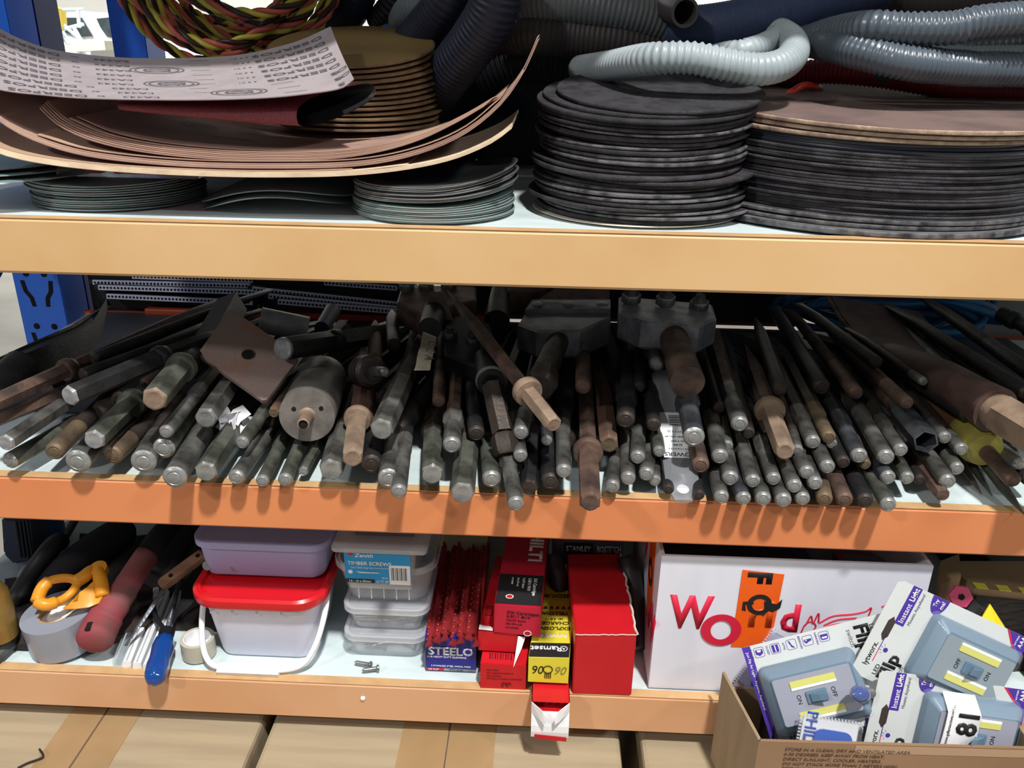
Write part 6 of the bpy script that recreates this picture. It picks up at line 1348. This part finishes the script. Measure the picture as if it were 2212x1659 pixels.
# ================================================================== OPEN BOX OF SWITCH LIGHTS
RZ = .80
A_, B2, C2 = atZ(1560, 1450, RZ), atZ(1640, 1601, RZ), atZ(2240, 1618, RZ)
A_.y = -.016
D2 = Vector((C2.x + .0, -.016, RZ))
zb = ZC+.0012; corners = [A_, B2, C2, D2]
t = thing('open_carton', (.38, -.06, ZC), 'open brown carton full of packaged switch lights at the lower right', 'box')
def wall(p, q, name, m=M_card, drop=0, thk=.0032):
    d = (q-p).normalized(); n = Vector((-d.y, d.x, 0)); n = n if n.dot(Vector((.38, -.06, RZ))-p) > 0 else -n
    f = [Vector((p.x, p.y, zb)), Vector((q.x, q.y, zb)), Vector((q.x, q.y, q.z-drop)), Vector((p.x, p.y, p.z-drop))]
    b = B(); b.rings([f, [v + n*thk for v in f]]); w_ = b.done(name, m, t)
    L_ = (q-p).length; nn = int(L_/.0035); pts = []
    for i in range(nn*2+1): pts.append(p + d*(i*.5*L_/nn) + n*(thk*.15 if i % 2 else thk*.85) + Vector((0, 0, .0004-drop)))
    bb = B(); bb.tube(pts, .0005, 4); bb.done('fluted_edge', M_cardd, w_)
    return d, n
Mk2 = mat('carton_outer_board', (150, 118, 90), .8, col2=(138, 108, 80), ns=7)
wall(B2, C2, 'front_wall', Mk2); wall(A_, B2, 'left_wall', M_card); wall(A_ + Vector((.004, 0, 0)), D2 - Vector((.004, 0, 0)), 'back_wall', M_card, drop=.02); wall(C2, D2, 'right_wall', M_card)
b = B(); q = [Vector((p.x, p.y, zb+.001)) for p in corners]; c = sum(q, Vector())/4; q = [p.lerp(c, .03) for p in q]; b.rings([q, [p + Vector((0, 0, .003)) for p in q]]); b.done('bottom', M_cardd, t)
M = frame(Vector((B2.x, B2.y, RZ)), C2-B2, Vector((0, 0, 1))); M = M if M.col[2].y < 0 else M @ Matrix.Rotation(pi, 4, 'X')
Mbi = mat('brown_box_ink', (98, 74, 58), .7)
for i, s_ in enumerate(('STORE IN A CLEAN, DRY AND VENTILATED AREA', '0-30 DEGREES. KEEP AWAY FROM HEAT,', 'DIRECT SUNLIGHT, COOLER, HEATERS.', 'DO NOT STACK MORE THAN 2 METERS HIGH', 'BEST IF USED BEFORE EXPIRATION DATE')):
    text(t, s_, M, .0058, Mbi, .028, -.0115 - i*.0066, align='LEFT', slant=.15, sx=1.0, bold=.005)
flat(t, rect(.10, -.012, .30, -.002), M, mat('faded_tape_patch', (176, 146, 118), .4), 'tape_patch')
# ---- a packaged flip light, built in millimetres of its own card (x right, y up)
Mcardw = mat('glossy_white_card', (206, 210, 208), .35, col2=(198, 203, 202), ns=10)
Mrub = mat('blue_grey_rubber', (96, 122, 142), .4); Mface = mat('lilac_grey_plate', (150, 152, 166), .4); Msil = mat('silver_plate', (158, 172, 182), .35, .4)
Mcob = mat('yellow_led_strip', (204, 202, 112), .4); Mled = mat('white_led_rim', (230, 234, 228), .3); Mbl2 = mat('thin_clear_blister', (236, 242, 248), .06, trans=.0, alpha=.10, spec=.9, coat=.5)
def flip_pack(TR, BR, TL, label, face, icons=False, sticker=False, flipped=1):
    h = (BR-TR).length; ydir = (TR-BR).normalized(); x_ = (TR-TL); k = h/.165
    xdir = (x_ - ydir*x_.dot(ydir)).normalized(); w = .110*k; O = BR - xdir*w; M = frame(O, xdir, ydir)
    nz = M.col[2].xyz
    if nz.dot(CAMP-O) < 0: M = M @ Matrix.Scale(-1, 4, (0, 0, 1))
    S_ = lambda v: v*k*.001
    t = thing('switch_light_pack', O, label, 'packaged light', 'packaged switch lights in the open carton')
    def P(poly): return [(S_(x), S_(y)) for x, y in poly]
    B().prism(P([(2, 0), (108, 0), (110, 2), (110, 158), (106, 165), (4, 165), (0, 161), (0, 2)]), S_(.7), M, z0=-S_(.7)).done('card', Mcardw, t)
    z_ = S_(.15)
    flat(t, P([(66, 136), (110, 136), (110, 147), (66, 147)]), M, M_purp, 'purple_banner', lift=z_); 
    text(t, 'Instant', M, S_(8.6), M_wink, S_(69), S_(138.6), align='LEFT', lift=z_*3, sx=.95); text(t, 'Light', M, S_(8.6), M_wink, S_(94), S_(138.6), align='LEFT', lift=z_*3, bold=.03, sx=.85)
    text(t, 'Mounts Anywhere!', M, S_(5), mat('grey_ink', (120, 120, 130), .6), S_(88), S_(130), lift=z_*2, sx=.95)
    hole = P([(44, 150), (50, 154), (66, 154), (72, 150), (66, 146), (50, 146)]); flat(t, hole, M, mat('hang_hole_dark', (58, 46, 44), .8), 'hang_hole', lift=z_)
    text(t, 'lytworx.', M, S_(9), M_ink, S_(14), S_(152), align='LEFT', lift=z_*2, sx=.9)
    flat(t, P([(20, 148), (34, 148), (34, 148.8), (20, 148.8)]), M, M_rink, 'red_rule', lift=z_); flat(t, P([(34, 148), (52, 148), (52, 148.8), (34, 148.8)]), M, M_purp, 'blue_rule', lift=z_)
    text(t, 'LED', M, S_(7), M_ink, S_(8), S_(138), align='LEFT', lift=z_*2); text(t, 'FlIp', M, S_(21), M_ink, S_(6), S_(122), align='LEFT', bold=.035, lift=z_*2, sx=1.0)
    flat(t, circ(S_(36), S_(141), S_(2.6), 18), M, M_purp, 'lamp_dot', lift=z_); text(t, 'switch', M, S_(7.5), mat('grey_ink', (120, 120, 130)), S_(8), S_(113), align='LEFT', lift=z_*2)
    b = B()
    for a in (-50, -15, 20, 55): b.prism([M2 for M2 in [(S_(36 + 4.5*sin(radians(a)) - .3), S_(141 + 4.5*cos(radians(a)))), (S_(36 + 8*sin(radians(a))), S_(141 + 8*cos(radians(a)))), (S_(36 + 4.5*sin(radians(a)) + .3), S_(141 + 4.5*cos(radians(a))))]], S_(.15), M, z0=z_)
    b.done('ray_marks', M_purp, t)
    tm = P([(110 - 19*sin(radians(a)), 112 + 10*cos(radians(a))) for a in range(0, 181, 12)]); flat(t, tm, M, M_purp, 'try_me_badge', lift=z_)
    text(t, 'Try', M, S_(6.5), M_wink, S_(103), S_(113.5), lift=z_*3, bold=.02, sx=.9); text(t, 'me!', M, S_(6.5), M_wink, S_(103), S_(106), lift=z_*3, bold=.02, sx=.9)
    flat(t, P([(0, 0), (110, 0), (110, 26), (96, 14), (70, 9), (0, 9)]), M, M_purp, 'purple_footer', lift=z_); flat(t, P([(110, 26), (96, 14), (70, 9), (70, 10.4), (95, 15.6), (110, 29)]), M, M_rink, 'red_swoosh', lift=z_)
    text(t, 'Just Flip for Light - Anytime, Anywhere!', M, S_(4.0), M_wink, S_(6), S_(3), align='LEFT', lift=z_*3)
    text(t, 'AAA', M, S_(6.5), M_wink, S_(103), S_(5), lift=z_*3, bold=.02); text(t, 'BATTERIES', M, S_(2.4), M_wink, S_(103), S_(12.5), lift=z_*3)
    if icons:
        for i, (nm, ic) in enumerate((('GARAGE', 0), ('CLOSET', 1), ('ATTIC', 2), ('BEDROOM', 3), ('CARAVAN', 4))):
            cx, cy = 9, 17 + i*18
            b = B(); n = 4; o_ = rrect(11, 11, 2, 3, cx, cy); i_ = rrect(10.2, 10.2, 1.7, 3, cx, cy)
            b.rings([[M @ Vector((S_(x), S_(y), z)) for x, y in pl] for pl, z in ((o_, z_), (i_, z_), (i_, z_*2), (o_, z_*2), (o_, z_))], (False, False)); b.done('icon_frame', M_purp, t)
            g = ([(-4, -3), (4, -3), (4, 1.5), (0, 4), (-4, 1.5)], [(-3.5, -4), (3.5, -4), (3.5, 4), (-3.5, 4)], [(-3, -4), (-1.5, -4), (1, 2), (3, 3.5), (2, 4), (-.5, 3)], [(-4, -1.5), (4, -1.5), (4, .5), (0, 1.8), (-2, 3), (-4, 1)], [(-4, -2.5), (4, -2.5), (4, 2), (2.5, 3.4), (-3, 3.4), (-4, 1.5)])[ic]
            fi = flat(t, P([(cx+y, cy+x) for x, y in g]), M, M_purp, 'room_icon', lift=z_)
            hi = ([(-2.4, -2.4), (2.4, -2.4), (1.6, -.2), (-1.6, -.2)], [(-.5, -3.4), (.5, -3.4), (.5, 3.4), (-.5, 3.4)], [(-.6, -.4), (.2, -.4), (.2, .3)], [(-3, -1), (-1, -1), (-1.6, .8)], [(-2.8, .2), (2.8, .2), (2.6, 1.9), (-2.6, 1.9)])[ic]
            flat(fi, P([(cx+y, cy+x) for x, y in hi]), M, M_wink, 'icon_detail', lift=z_*3); text(t, nm, M, S_(2.9), M_purp, S_(9), S_(cy-9.8+.4), lift=z_*2)
    # the light itself
    cx, cy, uw, uh = 58, 61, 72, 104
    if icons: cx = 61
    lt = Matrix.Identity(4)
    b = B(); b.rings([[M @ Vector((S_(x), S_(y), S_(z))) for x, y in rrect(ww, hh, r, 4, cx, cy)] for ww, hh, r, z in ((uw, uh, 7, .3), (uw, uh, 7, 9), (uw-3, uh-3, 6, 12), (uw-21, uh-20, 3, 21))]); body = b.done('light_body', Mrub, t, 'auto')
    b = B(); b.rings([[M @ Vector((S_(x), S_(y), S_(z))) for x, y in rrect(uw-22, uh-21, 2.5, 3, cx, cy)] for z in (21, 21.6)]); fp = b.done('face_plate', face, body)
    for sx in (-1, 1):
        flat(fp, P(rrect(6.5, 48, .6, 2, cx + sx*16.5, cy)), M, Mcob, 'led_strip', lift=S_(21.7), th=S_(.8)); flat(fp, P(rect(cx + sx*16.5 + 3.4, cy-24, cx + sx*16.5 + 6.2, cy+24)), M, Mled, 'led_rim', lift=S_(21.7), th=S_(.9))
    b = B(); b.rings([[M @ Vector((S_(x), S_(y), S_(z))) for x, y in rrect(ww, hh, 1.2, 2, cx, cy)] for ww, hh, z in ((13, 22, 21.5), (13, 22, 23.5), (10, 19, 23.8))]); b.done('switch_bezel', Mrub, fp)
    b = B(); b.rings([[M @ Vector((S_(x), S_(y), S_(z))) for x, y in ((cx-4, cy-8), (cx+4, cy-8), (cx+4, cy+3), (cx-4, cy+3))] if j == 0 else [M @ Vector((S_(x), S_(y), S_(z))) for x, y, z in q_] for j, q_ in enumerate((None, ((cx-4, cy-7, 26), (cx+4, cy-7, 26), (cx+4, cy+3, 27), (cx-4, cy+3, 27)), ((cx-3.4, cy+2, 30.5), (cx+3.4, cy+2, 30.5), (cx+3.4, cy+10, 33), (cx-3.4, cy+10, 33)))) for z in [23]]); b.done('toggle', Mrub, fp)
    text(fp, 'OFF', M, S_(6.5), M_ink, S_(cx), S_(cy+16), lift=S_(21.8)); text(fp, 'ON', M, S_(6.5), M_ink, S_(cx), S_(cy-21), lift=S_(21.8))
    # blister shell
    b = B(); b.rings([[M @ Vector((S_(x), S_(y), S_(z))) for x, y in rrect(ww, hh, r, 4, cx, cy)] for ww, hh, r, z in ((uw+6, uh+6, 8, .2), (uw+3, uh+3, 8, .8), (uw+2, uh+2, 7, 13), (uw-17, uh-16, 4, 23))], (False, False)); b.done('blister', Mbl2, t, 'auto')
    if sticker:
        x0, x1, y0, y1 = 44, 99, 62, 98
        rows = []
        for i in range(13):
            x = x0 + (x1-x0)*i/12; z = 23 + 1.2 + (1.5*sin(i/12*pi)) - max(0, (x-86))*1.4
            rows.append([M @ Vector((S_(x), S_(y), S_(z))) for y in (y0, y1-5+3*sin(i/12*pi), y1)])
        b = B(); b.sheet(rows, .0003); st = b.done('lot_sticker', M_paper, t, True)
        text(st, '81', M, S_(30), M_ink, S_(74), S_(65), bold=.03, lift=S_(26.4), sx=1.0); text(st, 'www.gullantauctions.com.au', M, S_(4.6), M_ink, S_(72), S_(92), lift=S_(26.2), sx=.85)
    return t
flip_pack(atY(1889, 1575, -.082), atY(1660, 1585, -.080), atY(1915, 1322, -.03), 'switch light pack leaning at the left of the open carton, with a row of room icons', Mface, icons=True) if False else None
TLa, BLa, BRa = atY(1915, 1322, -.026), atY(1602, 1400, -.026), atY(1662, 1585, -.070)
yd = (TLa-BLa).normalized(); xd = (BRa-BLa); xd = (xd - yd*xd.dot(yd)).normalized(); BRn = BLa + xd*.110; 
flip_pack(BRn + yd*.165, BRn, BLa + yd*.165, 'switch light pack at the left of the open carton with a row of room icons', Mface, icons=True)
flip_pack(atY(1943, 1250, -.030), atY(2225, 1381, -.030), atY(1889, 1459, -.060), 'switch light pack leaning upright at the back right of the open carton, torn hang hole', Msil)
flip_pack(atY(1902, 1447, -.068), atY(2226, 1492, -.068), atY(1824, 1653, -.094), 'front switch light pack bearing a white 81 lot sticker', Mface, sticker=True)
# philips style blister packs
def bulb_pack(q, label, word):
    t = thing('bulb_blister', q[3], label, 'bulb pack'); M = frame(q[3], q[2]-q[3], q[0]-q[3]); w, h = (q[2]-q[3]).length, (q[0]-q[3]).length
    if M.col[2].xyz.dot(CAMP-q[3]) < 0: M = M @ Matrix.Scale(-1, 4, (0, 0, 1))
    B().prism(rrect(w*.86, h*.86, .004, 4, w/2, h/2), .0008, M, z0=-.0008).done('card', M_paper if word else mat('pale_lavender_card', (170, 172, 206), .4), t)
    flat(t, rrect(w*.62, h*.60, .010, 4, w*.56, h*.40), M, mat('royal_blue_print', (24, 84, 186), .35), 'blue_panel')
    B().rings([[M @ Vector((x, y, z)) for x, y in rrect(w*a, h*a, .008, 5, w/2, h/2)] for a, z in ((1, -.001), (1, .0015), (.9, .0045), (.86, .009))], (False, True)).done('blister', M_clear, t, 'auto')
    if word: text(t, word, M, .016, mat('royal_blue_ink', (30, 70, 170), .4), w*.12, h*.5, rot=-pi/2, bold=.03, lift=.0004)
    b = B(); n = int(w/.0035)
    for i in range(n): b.prism(rect(i*w/n+.0004, h*.955, i*w/n+.0020, h*.995), .0006, M, z0=.0015)
    for i in range(int(h/.0035)): b.prism(rect(w*.005, i*.0035, w*.045, i*.0035+.0016), .0006, M, z0=.0015)
    b.done('crimped_rim', mat('milky_crimp', (206, 210, 222), .3), t)
    if False: B().lathe([(.004, 0), (.009, .002), (.011, .010), (.006, .016)], M @ T(w*.5, h*.35, .001), 20).done('bulb', mat('white_bulb', (232, 234, 238), .2), t, 'auto')
    return t
bulb_pack([atY(1652, 1342, .006), atY(1752, 1372, .006), atY(1690, 1540, -.010), atY(1576, 1478, -.006)], 'blue bulb blister pack standing behind the left switch light pack', '')
bulb_pack([atY(1738, 1540, -.088), atY(1862, 1562, -.088), atY(1850, 1650, -.104), atY(1712, 1628, -.104)], 'small blue and white bulb pack lying low in the front of the open carton', 'PHILIPS')
t = thing('blue_glass_bulb', atY(1858, 1500, -.09), 'blue glass bulb between the left and the front switch light packs', 'bulb')
M = axisM(atY(1846, 1500, -.098), atY(1885, 1496, -.078)-atY(1846, 1500, -.098)) @ Matrix.Scale(.85, 4); B().lathe([(.0008, -.006), (.004, -.003), (.009, .004), (.011, .012), (.009, .022), (.006, .028)], M, 28).done('glass', mat('smoky_blue_glass', (70, 86, 140), .1, coat=.8), t, 'auto'); B().lathe([(.0065, .028), (.0065, .04)], M, 20).done('cap', M_steel, t, 'auto')
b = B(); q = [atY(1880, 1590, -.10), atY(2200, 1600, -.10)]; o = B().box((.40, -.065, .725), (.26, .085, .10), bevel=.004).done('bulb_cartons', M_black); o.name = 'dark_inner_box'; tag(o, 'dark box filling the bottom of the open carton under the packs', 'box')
